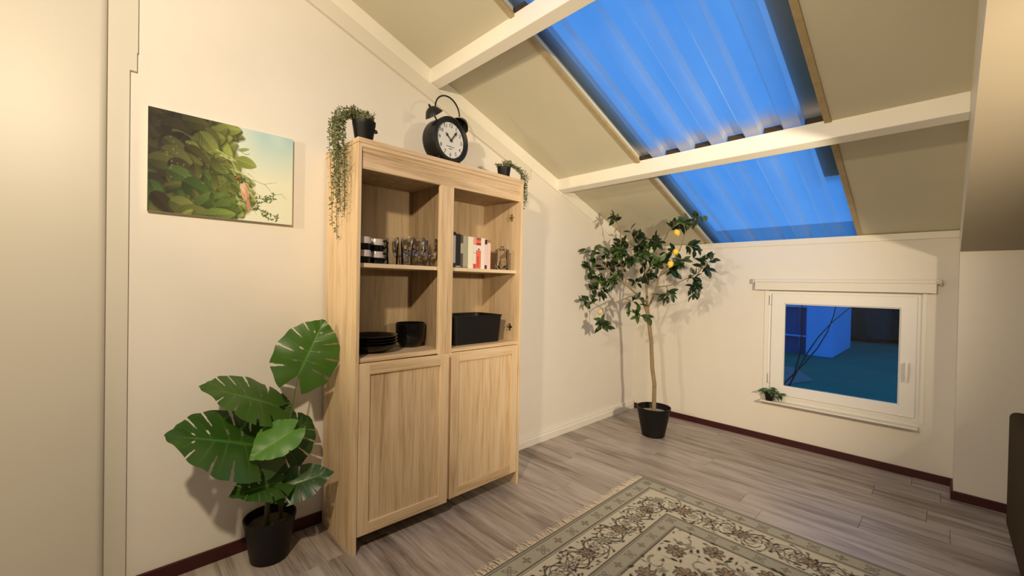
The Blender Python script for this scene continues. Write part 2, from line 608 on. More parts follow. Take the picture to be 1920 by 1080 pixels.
sheet(0.24, BEAMS[1] + 0.02, 60)
sheet(BEAMS[1] + 0.02, YB, 30)
OUTROOF = plain('outer_roof_sheet', (0.22, 0.20, 0.18), 0.8, 0.15, 4)
GAPDARK = plain('dark_gap', (0.045, 0.030, 0.020), 0.9, 0.2, 40)  # dark blocks standing in for shade in the gaps under the sheet crests
for xa, xb, ya, yb2, lab in ((-0.15, SX0 + 0.075, 0.24, YB, 'opaque roof sheet lapping over the skylight edge above the cabinet side'), (SX1 - 0.115, W + 0.1, -0.70, YB, 'opaque roof sheet lapping over the skylight edge on the sofa side'),
                        (SX1 - 0.02, W + 0.1, 0.24, -0.70, 'short opaque roof sheet at the eaves on the sofa side')):
    b = MB().prism([(ya, RZ(ya) + 0.085), (yb2, RZ(yb2) + 0.085), (yb2, RZ(yb2) + 0.095), (ya, RZ(ya) + 0.095)], 'x', xa, xb)
    tag(build('roof_sheet', b, OUTROOF), lab, 'roof', kind='structure')
for yf, w_ in ((BEAMS[0], 0.05), (BEAMS[1], 0.05)):
    for i in range(7):
        xs = SX0 - 0.10 + i * 0.2065 + 0.0925
        if xs + 0.1 < SX0 or xs > SX1: continue
        x0_, x1_ = max(SX0 - 0.01, xs), min(SX1 + 0.01, xs + 0.107)
        b = MB().prism([(yf + 0.005, RZ(yf) + 0.0085), (yf + w_, RZ(yf + w_) + 0.0085), (yf + w_, RZ(yf + w_) + 0.043), (yf + 0.005, RZ(yf) + 0.043)], 'x', x0_ + 0.007, x1_ - 0.007)
        build('dark_gap', b, GAPDARK, sky)
REVEAL = plain('skylight_reveal', (0.50, 0.49, 0.46), 0.6, 0.05, 5)
for k in range(0, len(edges), 2):
    ya, yc = edges[k], edges[k + 1]
    if k == 0: ya = 0.0
    for xa, xb in ((SX0 - 0.02, SX0 + 0.004), (SX1 - 0.004, SX1 + 0.02)):
        build('side_board', MB().prism([(ya, RZ(ya) + 0.004), (yc, RZ(yc) + 0.004), (yc, RZ(yc) + 0.012), (ya, RZ(ya) + 0.012)], 'x', xa, xb), REVEAL, sky)
    for xa, xb in ((SX0 - 0.022, SX0 + 0.010), (SX1 - 0.010, SX1 + 0.022)):
        build('edge_strip', MB().prism([(ya, RZ(ya) - 0.008), (yc, RZ(yc) - 0.008), (yc, RZ(yc) + 0.012), (ya, RZ(ya) + 0.012)], 'x', xa, xb), STRIP, sky, bevel=0.002)

# sloping boards on the gable wall
def slope_board(name, ya, yb, d0, d1, th, mat, label, bev=0.004):
    b = MB().prism([(ya, RZ(ya) - d0), (yb, RZ(yb) - d0), (yb, RZ(yb) - d1), (ya, RZ(ya) - d1)], 'x', -0.01, th)
    return tag(build(name, b, mat, bevel=bev), label, 'trim', kind='structure')
slope_board('trim_1', 0.0, YB, 0.0, 0.108, 0.010, BEAMPAINT, 'pale upper board sloping along the gable wall under the roof', 0.002)
slope_board('trim_2', -1.74, YB, 0.110, 0.205, 0.026, TRIMPAINT, 'flat cable duct sloping along the gable wall behind the alarm clock', 0.006)
tag(build('trim_3', MB().box((0, -0.010, RZ(0) - 0.055), (W, 0.03, RZ(0.03) + 0.006)), TRIMPAINT, bevel=0.002), 'thin cream strip between knee wall and roof', 'trim', kind='structure')

# skirting boards
CAB_END = -2.213                           # the cabinet's end panel
def skirt(name, lo, hi, mat, label):
    return tag(build(name, MB().box(lo, hi), mat, bevel=0.0025), label, 'baseboard', kind='structure')
skirt('baseboard_left', (-0.005, -4.14, -0.002), (0.012, -2.30, 0.062), RED, 'dark red baseboard under the painting behind the monstera')
skirt('baseboard_far', (0.0, -0.012, -0.002), (W, 0.005, 0.056), RED, 'dark red baseboard under the window')
skirt('baseboard_right', (W - 0.012, -0.262, -0.002), (XE, -0.245, 0.056), RED, 'dark red baseboard running behind the sofa')
skirt('baseboard_side', (W - 0.012, -0.25, -0.002), (W + 0.005, 0.0, 0.056), RED, 'short dark red baseboard at the wall step')
b = MB().prism([(0, -0.002), (0.030, -0.002), (0.030, 0.052), (0.022, 0.058), (0.022, 0.078), (0.016, 0.084), (0, 0.084)], 'y', CAB_END - 0.001, -0.012)
tag(build('trim_4', b, GLOSSWHITE, bevel=0.002), 'thick white moulded skirting duct beside the lemon tree', 'baseboard', kind='structure')

# casing at the left edge: flat board with a wider head, and a rounded panel in front of it
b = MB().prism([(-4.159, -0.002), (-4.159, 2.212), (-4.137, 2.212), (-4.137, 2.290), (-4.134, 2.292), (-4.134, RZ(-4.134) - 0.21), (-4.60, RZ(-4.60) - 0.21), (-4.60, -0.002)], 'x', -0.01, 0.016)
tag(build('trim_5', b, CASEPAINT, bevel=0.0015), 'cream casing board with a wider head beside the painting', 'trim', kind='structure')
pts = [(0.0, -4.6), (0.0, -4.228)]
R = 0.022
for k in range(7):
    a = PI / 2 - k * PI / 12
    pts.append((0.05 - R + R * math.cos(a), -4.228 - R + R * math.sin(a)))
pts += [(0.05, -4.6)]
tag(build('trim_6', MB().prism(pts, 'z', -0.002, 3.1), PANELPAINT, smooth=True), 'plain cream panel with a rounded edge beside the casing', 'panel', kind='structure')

# ------------------------------------------------------------------ window in the far wall
win = thing('window_1', 'white plastic casement window showing the blue evening garden', 'window', (0, 0, 0), kind='structure')


def ring(x0, x1, z0, z1, w, ya, yb):
    """rectangular frame of four mitred bars"""
    b = MB()
    o = [(x0, z0), (x1, z0), (x1, z1), (x0, z1)]
    if not hasattr(w, '__len__'): w = (w, w, w, w)      # left, right, bottom, top
    i = [(x0 + w[0], z0 + w[2]), (x1 - w[1], z0 + w[2]), (x1 - w[1], z1 - w[3]), (x0 + w[0], z1 - w[3])]
    for yy in (ya, yb):
        for p in o + i: b.v.append((p[0], yy, p[1]))
    for k in range(4):
        l = (k + 1) % 4
        b.face((k, l, 4 + l, 4 + k)); b.face((8 + k, 8 + l, 12 + l, 12 + k))
        b.face((k, l, 8 + l, 8 + k)); b.face((4 + k, 4 + l, 12 + l, 12 + k))
    return b


build('window_frame', ring(WX0 - 0.004, WX1 + 0.004, WZ0 - 0.004, WZ1 + 0.004, 0.048, 0.012, 0.085), PVC, win, bevel=0.003)
sash = build('sash', ring(WX0 + 0.026, WX1 - 0.026, WZ0 + 0.018, WZ1 - 0.026, (0.090, 0.088, 0.075, 0.086), -0.004, 0.060), PVC, win, bevel=0.004)
GX0, GX1, GZ0, GZ1 = WX0 + 0.116, WX1 - 0.114, WZ0 + 0.093, WZ1 - 0.112
build('glazing_bead', ring(GX0 - 0.002, GX1 + 0.002, GZ0 - 0.002, GZ1 + 0.002, 0.010, 0.010, 0.040), PVC, sash, bevel=0.002)
build('pane', MB().box((GX0 - 0.004, 0.034, GZ0 - 0.004), (GX1 + 0.004, 0.040, GZ1 + 0.004)), PANE, sash)
h = MB().box((2.203, -0.014, 0.735), (2.233, -0.003, 0.835))
hd = build('handle_plate', h, PVC, sash, bevel=0.004)
h = MB().tube([(2.218, -0.012, 0.815), (2.218, -0.045, 0.815)], 0.010, 10)
h.tube([(2.218, -0.045, 0.828), (2.218, -0.048, 0.80), (2.218, -0.050, 0.74), (2.218, -0.046, 0.695)], [0.011, 0.012, 0.011, 0.008], 10)
build('handle', h, PVC, sash, smooth=True)
for zz in (0.56, 1.25):
    build('hinge', MB().tube([(WX0 + 0.016, -0.006, zz - 0.04), (WX0 + 0.016, -0.006, zz + 0.04)], 0.008, 10), PVC, win, smooth=True)
build('casing', ring(WX0 - 0.030, WX1 + 0.022, WZ0 - 0.012, WZ1 + 0.010, (0.032, 0.024, 0.010, 0.010), -0.006, 0.02), GLOSSWHITE, win, bevel=0.002)
SILLZ = 0.372
build('sill', MB().box((WX0 - 0.030, -0.088, SILLZ - 0.013), (WX1 - 0.005, 0.02, SILLZ)), GLOSSWHITE, win, bevel=0.004)

# roller blind above it
rb = thing('roller_blind', 'rolled up cream roller blind mounted above the window', 'blind', (1.80, -0.03, 1.34))
bx0, bx1, bz = 1.212, 2.372, 1.416
b = MB().tube([(bx0, -0.034, bz), (bx1, -0.034, bz)], 0.017, 20)
build('tube', loc_of(b, rb), BLIND, rb, smooth=True)
b = MB().box((bx0 + 0.004, -0.044, 1.342), (bx1 - 0.012, -0.040, bz))
b.box((bx0 + 0.004, -0.047, 1.338), (bx1 - 0.012, -0.036, 1.346))
build('fabric', loc_of(b, rb), BLIND, rb, bevel=0.001)
for xe in (bx0 - 0.012, bx1 + 0.004):
    b = MB().box((xe, -0.056, bz - 0.022), (xe + 0.008, 0.0, bz + 0.022))
    build('bracket', loc_of(b, rb), TRIMPAINT, rb, bevel=0.004)
b = MB().tube([(bx1 + 0.004, -0.062, bz), (bx1 + 0.004, -0.070, bz)], 0.012, 14)
build('end_knob', loc_of(b, rb), CHROME, rb, smooth=True)

# ------------------------------------------------------------------ the garden outside
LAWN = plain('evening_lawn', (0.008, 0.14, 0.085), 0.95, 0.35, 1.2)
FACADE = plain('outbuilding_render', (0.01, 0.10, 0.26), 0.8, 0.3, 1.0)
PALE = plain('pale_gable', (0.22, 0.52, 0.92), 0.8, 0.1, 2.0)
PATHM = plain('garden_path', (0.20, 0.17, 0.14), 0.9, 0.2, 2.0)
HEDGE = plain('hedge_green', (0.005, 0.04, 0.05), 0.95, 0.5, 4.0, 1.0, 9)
tag(build('ground', MB().box((-20, 0.5, -0.45), (20, 40, -0.35)), LAWN), 'dim teal lawn outside the window', 'lawn', kind='structure')
b = MB().prism([(-1.2, 2.8), (0.25, 3.6), (0.75, 5.2), (0.2, 6.4), (-3.5, 6.6), (-3.5, 4.2)], 'z', -0.36, -0.335)
tag(build('garden_path', b, PATHM), 'pale paved garden patch outside the window', 'path', kind='structure')
hs = thing('outbuilding', 'blue lit garden house seen through the window', 'building', (-1.0, 9.0, -0.35))
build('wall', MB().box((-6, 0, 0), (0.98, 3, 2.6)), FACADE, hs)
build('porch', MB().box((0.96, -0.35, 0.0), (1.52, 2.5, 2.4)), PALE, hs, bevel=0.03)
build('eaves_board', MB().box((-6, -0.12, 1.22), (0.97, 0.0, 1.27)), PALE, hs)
for k in range(6):
    build('post', MB().box((-1.75 + k * 0.5, -0.10, 0), (-1.71 + k * 0.5, -0.02, 1.22)), FACADE, hs)
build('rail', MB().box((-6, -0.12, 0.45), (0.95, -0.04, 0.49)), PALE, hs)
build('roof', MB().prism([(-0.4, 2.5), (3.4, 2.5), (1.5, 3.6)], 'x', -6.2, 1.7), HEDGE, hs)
b = MB()
rg = random.Random(8)
for i in range(60):
    xx = -9 + i * 0.28
    b.lathe([(0.0, -0.1), (0.5, 0.2), (0.6, 0.9 + rg.random() * 0.4), (0.5, 2.4 + rg.random() * .5), (0, 2.9)], 7, 0, (xx, 14 + rg.random(), -0.4))
tag(build('hedge', b, HEDGE, smooth=True), 'dark clipped hedge at the end of the garden', 'hedge')
sh = thing('bare_shrub', 'bare thin branched shrub outside the window', 'shrub', (0.55, 3.2, -0.35))
for k, (dx, dz, lx) in enumerate(((1.0, 2.0, 0.35), (0.75, 2.4, 0.15), (1.5, 1.9, 0.3), (0.2, 2.0, -0.15))):
    pts = []
    for i in range(9):
        u = i / 8
        pts.append((dx * u + 0.18 * math.sin(u * 4 + k), 0.2 * math.sin(u * 3 + k * 2), dz * u ** 0.9))
    build('branch', MB().tube(pts, [0.013 * (1 - 0.75 * i / 8) for i in range(9)], 6), BARK2, sh, smooth=True)

# ------------------------------------------------------------------ the oak cabinet
CY0, CY1, CX, CT = -3.356, -2.213, 0.416, 2.046
cab = thing('display_cabinet', 'tall oak display cabinet with open shelves above two panelled doors', 'cabinet', (0.21, (CY0 + CY1) / 2, 0))


def cbox(name, lo, hi, mat, parent=cab, bevel=0.0012):
    return build(name, loc_of(MB().box(lo, hi), cab), mat, parent, bevel=bevel)


T = 0.020
cbox('side_panel', (0.016, CY0, 0.0), (CX, CY0 + T, 2.0225), OAKV)
cbox('side_panel', (0.016, CY1 - T, 0.0), (CX, CY1, 2.0225), OAKV)
# crown: slab with a cove under it, mitred at the corners
b = MB().box((0.004, CY0 - 0.003, 2.022), (CX + 0.004, CY1 + 0.003, CT))
build('top_slab', loc_of(b, cab), OAKH, cab, bevel=0.002)
b = MB().prism([(0.35, 1.985), (CX - 0.012, 1.985), (CX - 0.008, 1.998), (CX, 2.006), (CX, 2.0225), (0.35, 2.0225)], 'y', CY0 + T, CY1 - T)
build('cornice', loc_of(b, cab), OAKH, cab, bevel=0.001)
cbox('top_rail', (CX - 0.036, CY0 + T, 1.902), (CX - 0.014, CY1 - T, 1.99), OAKH)
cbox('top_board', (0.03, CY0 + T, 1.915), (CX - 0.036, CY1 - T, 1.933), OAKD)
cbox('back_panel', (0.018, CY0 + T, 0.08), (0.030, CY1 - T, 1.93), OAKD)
PY0, PY1 = -2.867, -2.774
PC = (PY0 + PY1) / 2
cbox('centre_post', (CX - 0.036, PY0, 0.085), (CX - 0.014, PY1, 1.902), OAKV)
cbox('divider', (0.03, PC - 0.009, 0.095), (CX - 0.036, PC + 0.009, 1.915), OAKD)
SH = 1.440
for ya, yb in ((CY0 + T, PC - 0.009), (PC + 0.009, CY1 - T)):
    s_ = cbox('shelf', (0.03, ya, SH - 0.021), (CX - 0.045, yb, SH), OAKH)
    cbox('edge_band', (CX - 0.046, ya, SH - 0.021), (CX - 0.042, yb, SH), OAKE, s_, 0.0005)
LS = 0.965
cbox('lower_shelf', (0.03, CY0 + T, LS - 0.022), (CX - 0.016, CY1 - T, LS), OAKH)
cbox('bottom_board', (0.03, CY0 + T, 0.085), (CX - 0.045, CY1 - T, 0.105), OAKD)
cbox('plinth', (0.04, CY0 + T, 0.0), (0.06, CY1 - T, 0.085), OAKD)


def cab_door(ya, yb, hinge_low, ang):
    """frame of four bars round a recessed panel; origin on the hinge edge"""
    w = yb - ya
    y0 = 0.0 if hinge_low else -w
    y1 = y0 + w
    z0, z1 = 0.086, 0.940
    d = link('door', None, cab)
    d = bpy.data.objects[d.name]
    st = 0.056
    t0, t1 = -0.020, 0.0
    b = MB().box((t0 + 0.002, y0 + st - 0.004, z0 + st - 0.004), (t1 - 0.010, y1 - st + 0.004, z1 - st + 0.004))
    me = b.mesh('door', OAKV)
    COL.objects.unlink(d); bpy.data.objects.remove(d)
    d = link('door', me, cab, 0.001)
    d.location = (CX - 0.001 - cab.location.x, (ya if hinge_low else yb) - cab.location.y, 0)
    d.rotation_euler = (0, 0, ang)
    for a_, c_ in ((y0, y0 + st), (y1 - st, y1)):
        build('stile', MB().box((t0, a_, z0), (t1, c_, z1)), OAKV, d, bevel=0.0015)
    for a_, c_ in ((z0, z0 + st), (z1 - st, z1)):
        build('rail', MB().box((t0, y0 + st, a_), (t1, y1 - st, c_)), OAKH, d, bevel=0.0015)
    return d


cab_door(CY0 + T + 0.003, -2.812, True, -0.035)
cab_door(-2.782, CY1 - T - 0.003, False, 0.0)
for zz in (1.80, 1.055):
    b = MB().box((0.315, CY1 - T - 0.004, zz - 0.006), (0.352, CY1 - T + 0.001, zz + 0.006))
    b.box((0.328, CY1 - T - 0.006, zz - 0.024), (0.342, CY1 - T + 0.001, zz + 0.024))
    for dx, dz in ((0.335, 0.017), (0.335, -0.017), (0.320, 0)):
        b.tube([(dx, CY1 - T - 0.002, zz + dz), (dx, CY1 - T - 0.011, zz + dz)], 0.0055, 10)
    build('hinge', loc_of(b, cab), CHROME, cab, smooth=True)

# ------------------------------------------------------------------ crockery on the shelves
def cup_mesh():
    b = MB()
    b.lathe([(0.0, 0.0), (0.0388, 0.0), (0.0396, 0.003), (0.0425, 0.018), (0.0438, 0.034)], 28, 0)
    b.lathe([(0.0438, 0.034), (0.0436, 0.050), (0.0402, 0.067), (0.0380, 0.067), (0.0410, 0.049), (0.0385, 0.012), (0.0, 0.008)], 28, 1)
    return b.mesh('bowl', [BLACKGLOSS, CREAMGLAZE], True)


cm = cup_mesh()
hb = MB().tube([(0.040, 0, 0.056), (0.056, 0, 0.058), (0.066, 0, 0.048), (0.062, 0, 0.032), (0.046, 0, 0.016), (0.036, 0, 0.016)], [0.0055, 0.005, 0.005, 0.005, 0.005, 0.0055], 8)
hm = hb.mesh('handle', BLACKGLOSS, True)
for (cx, cy, lv, rz, lab) in ((0.275, -3.188, 0, 0.6, 'black and cream cup under another cup, beside the tall tumblers'), (0.275, -3.190, 1, 0.7, 'black and cream cup on top of another cup, beside the tall tumblers'),
                              (0.330, -3.288, 0, 2.2, 'lower black and cream cup against the cabinet side'), (0.331, -3.289, 1, 2.0, 'upper black and cream cup against the cabinet side')):
    r = thing('cup', lab, 'cup', (cx, cy, SH + lv * 0.0666), 'stacked cups in the cabinet', rotz=rz)
    link('bowl', cm, r)
    link('handle', hm, r)

tall = MB().lathe([(0.0, 0.0), (0.029, 0.0), (0.030, 0.004), (0.034, 0.155)], 28)
tall.lathe([(0.0, 0.012), (0.0288, 0.012)], 28)
tall_me = tall.mesh('tumbler', GLASS, True)
for (cx, cy, lab) in ((0.285, -3.098, 'tall straight clear tumbler next to the stacked cups'), (0.338, -3.038, 'tall straight clear tumbler next to the goblets')):
    o = link('tumbler', tall_me, loc=(cx, cy, SH))
    tag(o, lab, 'glass', 'glasses in the cabinet')
gb = MB().lathe([(0.0, 0.0), (0.034, 0.0), (0.034, 0.004), (0.012, 0.010), (0.008, 0.020), (0.0095, 0.034), (0.006, 0.044), (0.0095, 0.054), (0.024, 0.066), (0.034, 0.090),
                 (0.036, 0.120), (0.039, 0.163)], 12)
gob_me = gb.mesh('goblet', GLASS, False)
for i, (cx, cy) in enumerate(((0.335, -2.962), (0.335, -2.880), (0.255, -2.975), (0.255, -2.893), (0.175, -2.985), (0.175, -2.900), (0.098, -2.960))):
    o = link('goblet', gob_me, loc=(cx, cy, SH))
    tag(o, ['front row footed goblet beside the tall tumbler', 'front row footed goblet beside the centre post', 'second row footed goblet on the tumbler side', 'second row footed goblet on the post side',
            'third row footed goblet on the tumbler side', 'third row footed goblet on the post side', 'rearmost footed goblet against the cabinet back'][i], 'glass', 'glasses in the cabinet')

# books
BOOKS = [  # width, height, depth, (spine, boards), bands, name
    (0.030, 0.222, 0.15, (0.50, 0.47, 0.46), [(0.90, 1.0, (0.02, 0.015, 0.015)), (0.0, 0.14, (0.04, 0.03, 0.03))], 'white and grey book with black ends against the post'),
    (0.036, 0.212, 0.15, (0.018, 0.014, 0.013), [(0.03, 0.07, (0.5, 0.45, 0.38))], 'thick black book beside the white and grey book'),
    (0.018, 0.208, 0.15, (0.085, 0.070, 0.055), [(0.45, 0.75, (0.42, 0.37, 0.28))], 'thin dark book with a beige spine panel'),
    (0.038, 0.204, 0.14, (0.36, 0.35, 0.24), [(0.0, 0.06, (0.22, 0.2, 0.14))], 'olive beige book beside the thick cream book'),
    (0.042, 0.203, 0.14, (0.78, 0.74, 0.58), [], 'thick plain cream book'),
    (0.022, 0.203, 0.14, (0.80, 0.70, 0.64), [(0.0, 0.16, (0.62, 0.06, 0.09)), (0.76, 1.0, (0.78, 0.32, 0.25)), (0.50, 0.51, (0.1, 0.1, 0.12))], 'white book with crimson foot and coral head'),
    (0.038, 0.202, 0.14, (0.75, 0.15, 0.08), [(0.60, 0.76, (0.80, 0.72, 0.66)), (0.76, 0.83, (0.35, 0.03, 0.02)), (0.92, 1.0, (0.30, 0.10, 0.05)), (0.0, 0.05, (0.4, 0.25, 0.12))], 'orange red book with a white title panel'),
    (0.032, 0.202, 0.14, (0.82, 0.72, 0.64), [], 'pale cream pink book beside the red book'),
    (0.018, 0.200, 0.14, (0.78, 0.60, 0.60), [(0.82, 0.98, (0.03, 0.02, 0.02)), (0.0, 0.14, (0.03, 0.02, 0.02))], 'thin pink book with black head and foot'),
    (0.030, 0.196, 0.14, (0.80, 0.58, 0.52), [(0.90, 1.0, (0.32, 0.2, 0.1))], 'salmon pink book behind the glass jar'),
]
PAPER = plain('book_pages', (0.72, 0.66, 0.52), 0.9, 0.08, 200)
yb_ = -2.712
for i, (w, hh, dp, sc_, bands, nm) in enumerate(BOOKS):
    r = thing('book', nm, 'book', (0.30, yb_ + w / 2, SH), 'books on the upper shelf')
    cov = plain('book_cover_%d' % i, sc_, 0.5, 0.05, 40)
    c = 0.0022
    b = MB().prism([(0.0, -w / 2), (0.0, w / 2), (-dp, w / 2), (-dp, w / 2 - c), (-0.003, w / 2 - c), (-0.003, -w / 2 + c), (-dp, -w / 2 + c), (-dp, -w / 2)], 'z', 0, hh)
    build('cover', b, cov, r)
    build('pages', MB().box((-dp + 0.004, -w / 2 + c, 0.003), (-0.003, w / 2 - c, hh - 0.003)), PAPER, r)
    for k, (a_, c_, col) in enumerate(bands):
        build('spine_band', MB().box((-0.0005, -w / 2 - 0.0003, hh * a_), (0.0006, w / 2 + 0.0003, hh * c_)), plain('band_%d_%d' % (i, k), col, 0.5), r)
    yb_ += w + 0.0012
# dark marks on the red spine
red = [o for o in bpy.data.objects if o.get('label', '').startswith('orange red book')][0]
build('spine_mark', MB().box((-0.0003, -0.006, 0.012), (0.0008, -0.002, 0.085)), plain('spine_ink', (0.2, 0.01, 0.01), 0.6), red)
build('spine_mark', MB().lathe([(0.0, 0.0), (0.006, 0.0), (0.006, 0.0008), (0, 0.0008)], 14).xform(Matrix.Translation((0.0004, 0.001, 0.128)) @ Matrix.Rotation(PI / 2, 4, 'Y')), INK, red)
jar = thing('glass_jar', 'clear glass jar with a faceted lower half at the end of the books', 'jar', (0.322, -2.312, SH))
jb = MB().lathe([(0.0, 0.0), (0.040, 0.0), (0.043, 0.006), (0.046, 0.060), (0.0465, 0.066), (0.047, 0.130)], 14)
build('jar_body', jb, GLASS, jar)
jl = MB().lathe([(0.048, 0.130), (0.048, 0.134), (0.034, 0.143), (0.009, 0.146), (0.009, 0.152), (0.013, 0.158), (0.0, 0.164)], 20)
build('lid', jl, GLASS, jar, smooth=True)
fb = MB().lathe([(0.0, 0.006), (0.030, 0.006), (0.038, 0.030), (0.034, 0.058), (0.0, 0.062)], 9)
build('faceted_bottom', fb, GLASS, jar)

# lower shelf
bw = MB().lathe([(0.0, 0.0), (0.045, 0.0), (0.060, 0.006), (0.078, 0.035), (0.085, 0.075), (0.086, 0.140), (0.082, 0.142), (0.080, 0.078), (0.072, 0.035), (0.0, 0.014)], 48)
o = build('serving_bowl', bw, BLACKGLOSS, smooth=True, loc=(0.185, -2.920, LS))
tag(o, 'deep glossy black bowl standing on the lower cabinet shelf', 'bowl')
pm = MB().lathe([(0.0, 0.0), (0.075, 0.0), (0.080, 0.004), (0.118, 0.024), (0.138, 0.044), (0.140, 0.047), (0.136, 0.047), (0.114, 0.029), (0.078, 0.0152), (0.0, 0.0152)], 48).mesh('plate', BLACKGLOSS, True)
for k in range(4):
    o = link('plate', pm, loc=(0.225, -3.180, LS + k * 0.015))
    tag(o, ['bottom black plate of the stack on the lower shelf', 'second black plate from the bottom of the lower shelf stack', 'third black plate from the bottom of the lower shelf stack', 'top black plate of the stack on the lower shelf'][k], 'plate', 'stacked black plates')
bs = thing('storage_box', 'open black storage box beside the lower right hinge', 'box', (0.215, -2.520, LS))
b = MB()
def rrect(hx, hy, r, z, n=5):
    p = []
    for (sx, sy, a0) in ((1, 1, 0), (-1, 1, PI / 2), (-1, -1, PI), (1, -1, 1.5 * PI)):
        for k in range(n):
            a = a0 + k * PI / 2 / (n - 1)
            p.append((sx * (hx - r) + r * math.cos(a), sy * (hy - r) + r * math.sin(a), z))
    return p
rings = [rrect(0.122, 0.190, 0.03, 0.0), rrect(0.132, 0.203, 0.03, 0.168), rrect(0.136, 0.207, 0.03, 0.170), rrect(0.136, 0.207, 0.03, 0.178), rrect(0.128, 0.199, 0.03, 0.178), rrect(0.119, 0.187, 0.03, 0.006)]
for rr in rings: b.v += rr
k = len(rings[0])
for i in range(len(rings) - 1):
    for j in range(k):
        l = (j + 1) % k
        b.face((i * k + j, i * k + l, (i + 1) * k + l, (i + 1) * k + j))
b.face(list(range(k))[::-1]); b.face([5 * k + j for j in range(k)])
build('box_shell', b, BLACK, bs, smooth=True)

# ------------------------------------------------------------------ alarm clock
clk = thing('alarm_clock', 'big black twin bell alarm clock on top of the cabinet', 'clock', (0.262, -2.752, CT), rotz=0.12)
CR, CDp, CZ = 0.118, 0.105, 0.140
MY = Matrix.Translation((0, 0, CZ)) @ Matrix.Rotation(PI / 2, 4, 'Y')     # lathe axis z -> clock axis x
cs = MB().lathe([(0.0, -CDp / 2 - 0.004), (CR - 0.020, -CDp / 2 - 0.004), (CR - 0.006, -CDp / 2 + 0.006), (CR, -CDp / 2 + 0.02), (CR, CDp / 2 - 0.02), (CR - 0.004, CDp / 2 - 0.008)], 56).xform(MY)
build('case', cs, BLACKMATT, clk, smooth=True)
bz_ = MB().lathe([(CR - 0.004, CDp / 2 - 0.012), (CR + 0.003, CDp / 2 - 0.006), (CR + 0.003, CDp / 2 + 0.006), (CR - 0.006, CDp / 2 + 0.012), (CR - 0.022, CDp / 2 + 0.004), (CR - 0.026, CDp / 2 - 0.006)], 56).xform(MY)
build('bezel', bz_, BLACKMATT, clk, smooth=True)
dial = build('dial', MB().lathe([(0.0, CDp / 2 - 0.004), (CR - 0.022, CDp / 2 - 0.004), (CR - 0.022, CDp / 2 - 0.010)], 56).xform(MY), DIAL, clk)
XD = CDp / 2 - 0.0035


def text_mesh(s, size, thick=0.0006):
    cu = bpy.data.curves.new('numeral', 'FONT')
    cu.body = s
    cu.size = size
    cu.extrude = thick
    cu.align_x = 'CENTER'
    cu.align_y = 'CENTER'
    cu.resolution_u = 3
    tmp = bpy.data.objects.new('numeral', cu)
    COL.objects.link(tmp)
    dg = bpy.context.evaluated_depsgraph_get()
    me = bpy.data.meshes.new_from_object(tmp.evaluated_get(dg))
    me.name = 'numeral'
    bpy.data.objects.remove(tmp)
    me.materials.clear()
    me.materials.append(INK)
    return me


# text lies in xy facing +z: turn it to face +x, reading direction along +y
TX = Matrix(((0, 0, 1, 0), (1, 0, 0, 0), (0, 1, 0, 0), (0, 0, 0, 1)))
for n in range(1, 13):
    a = PI / 2 - n * PI / 6
    me = text_mesh(str(n), 0.027)
    o = link('numeral', me, dial)
    o.matrix_local = Matrix.Translation((XD, 0.076 * math.cos(a), CZ + 0.076 * math.sin(a))) @ TX
    b = MB().box((XD, -0.0012, 0.0885), (XD + 0.0008, 0.0012, 0.0925)).xform(Matrix.Translation((0, 0, CZ)) @ Matrix.Rotation(-(PI / 2 - a), 4, 'X').inverted())
    build('hour_mark', b, INK, dial)
# two lines of small illegible print
for (zz, hw, n) in ((-0.034, 0.028, 9), (-0.046, 0.013, 4)):
    b = MB()
    rr = random.Random(int(hw * 1000))
    for k in range(n):
        yy = -hw + 2 * hw * (k + 0.5) / n
        w_ = hw / n * 0.62
        hgt = rr.uniform(0.0025, 0.0042)
        b.box((XD, yy - w_, CZ + zz - 0.0025), (XD + 0.0006, yy - w_ * 0.45, CZ + zz + hgt))
        b.box((XD, yy + w_ * 0.3, CZ + zz - 0.0025), (XD + 0.0006, yy + w_ * 0.8, CZ + zz + hgt * 0.7))
        b.box((XD, yy - w_, CZ + zz - 0.0006), (XD + 0.0006, yy + w_ * 0.8, CZ + zz + 0.0006))
    build('print_line', b, INK, dial)


def hand(name, ang, ln, wd, xo):
    b = MB().prism([(-wd * 0.5, -0.012), (wd * 0.5, -0.012), (wd * 0.6, ln * 0.55), (wd * 1.6, ln * 0.70), (wd * 0.4, ln * 0.82), (0, ln), (-wd * 0.4, ln * 0.82), (-wd * 1.6, ln * 0.70), (-wd * 0.6, ln * 0.55)], 'x', XD + xo, XD + xo + 0.001)
    b.xform(Matrix.Translation((0, 0, CZ)) @ Matrix.Rotation(-ang, 4, 'X'))
    build(name, b, INK, clk)


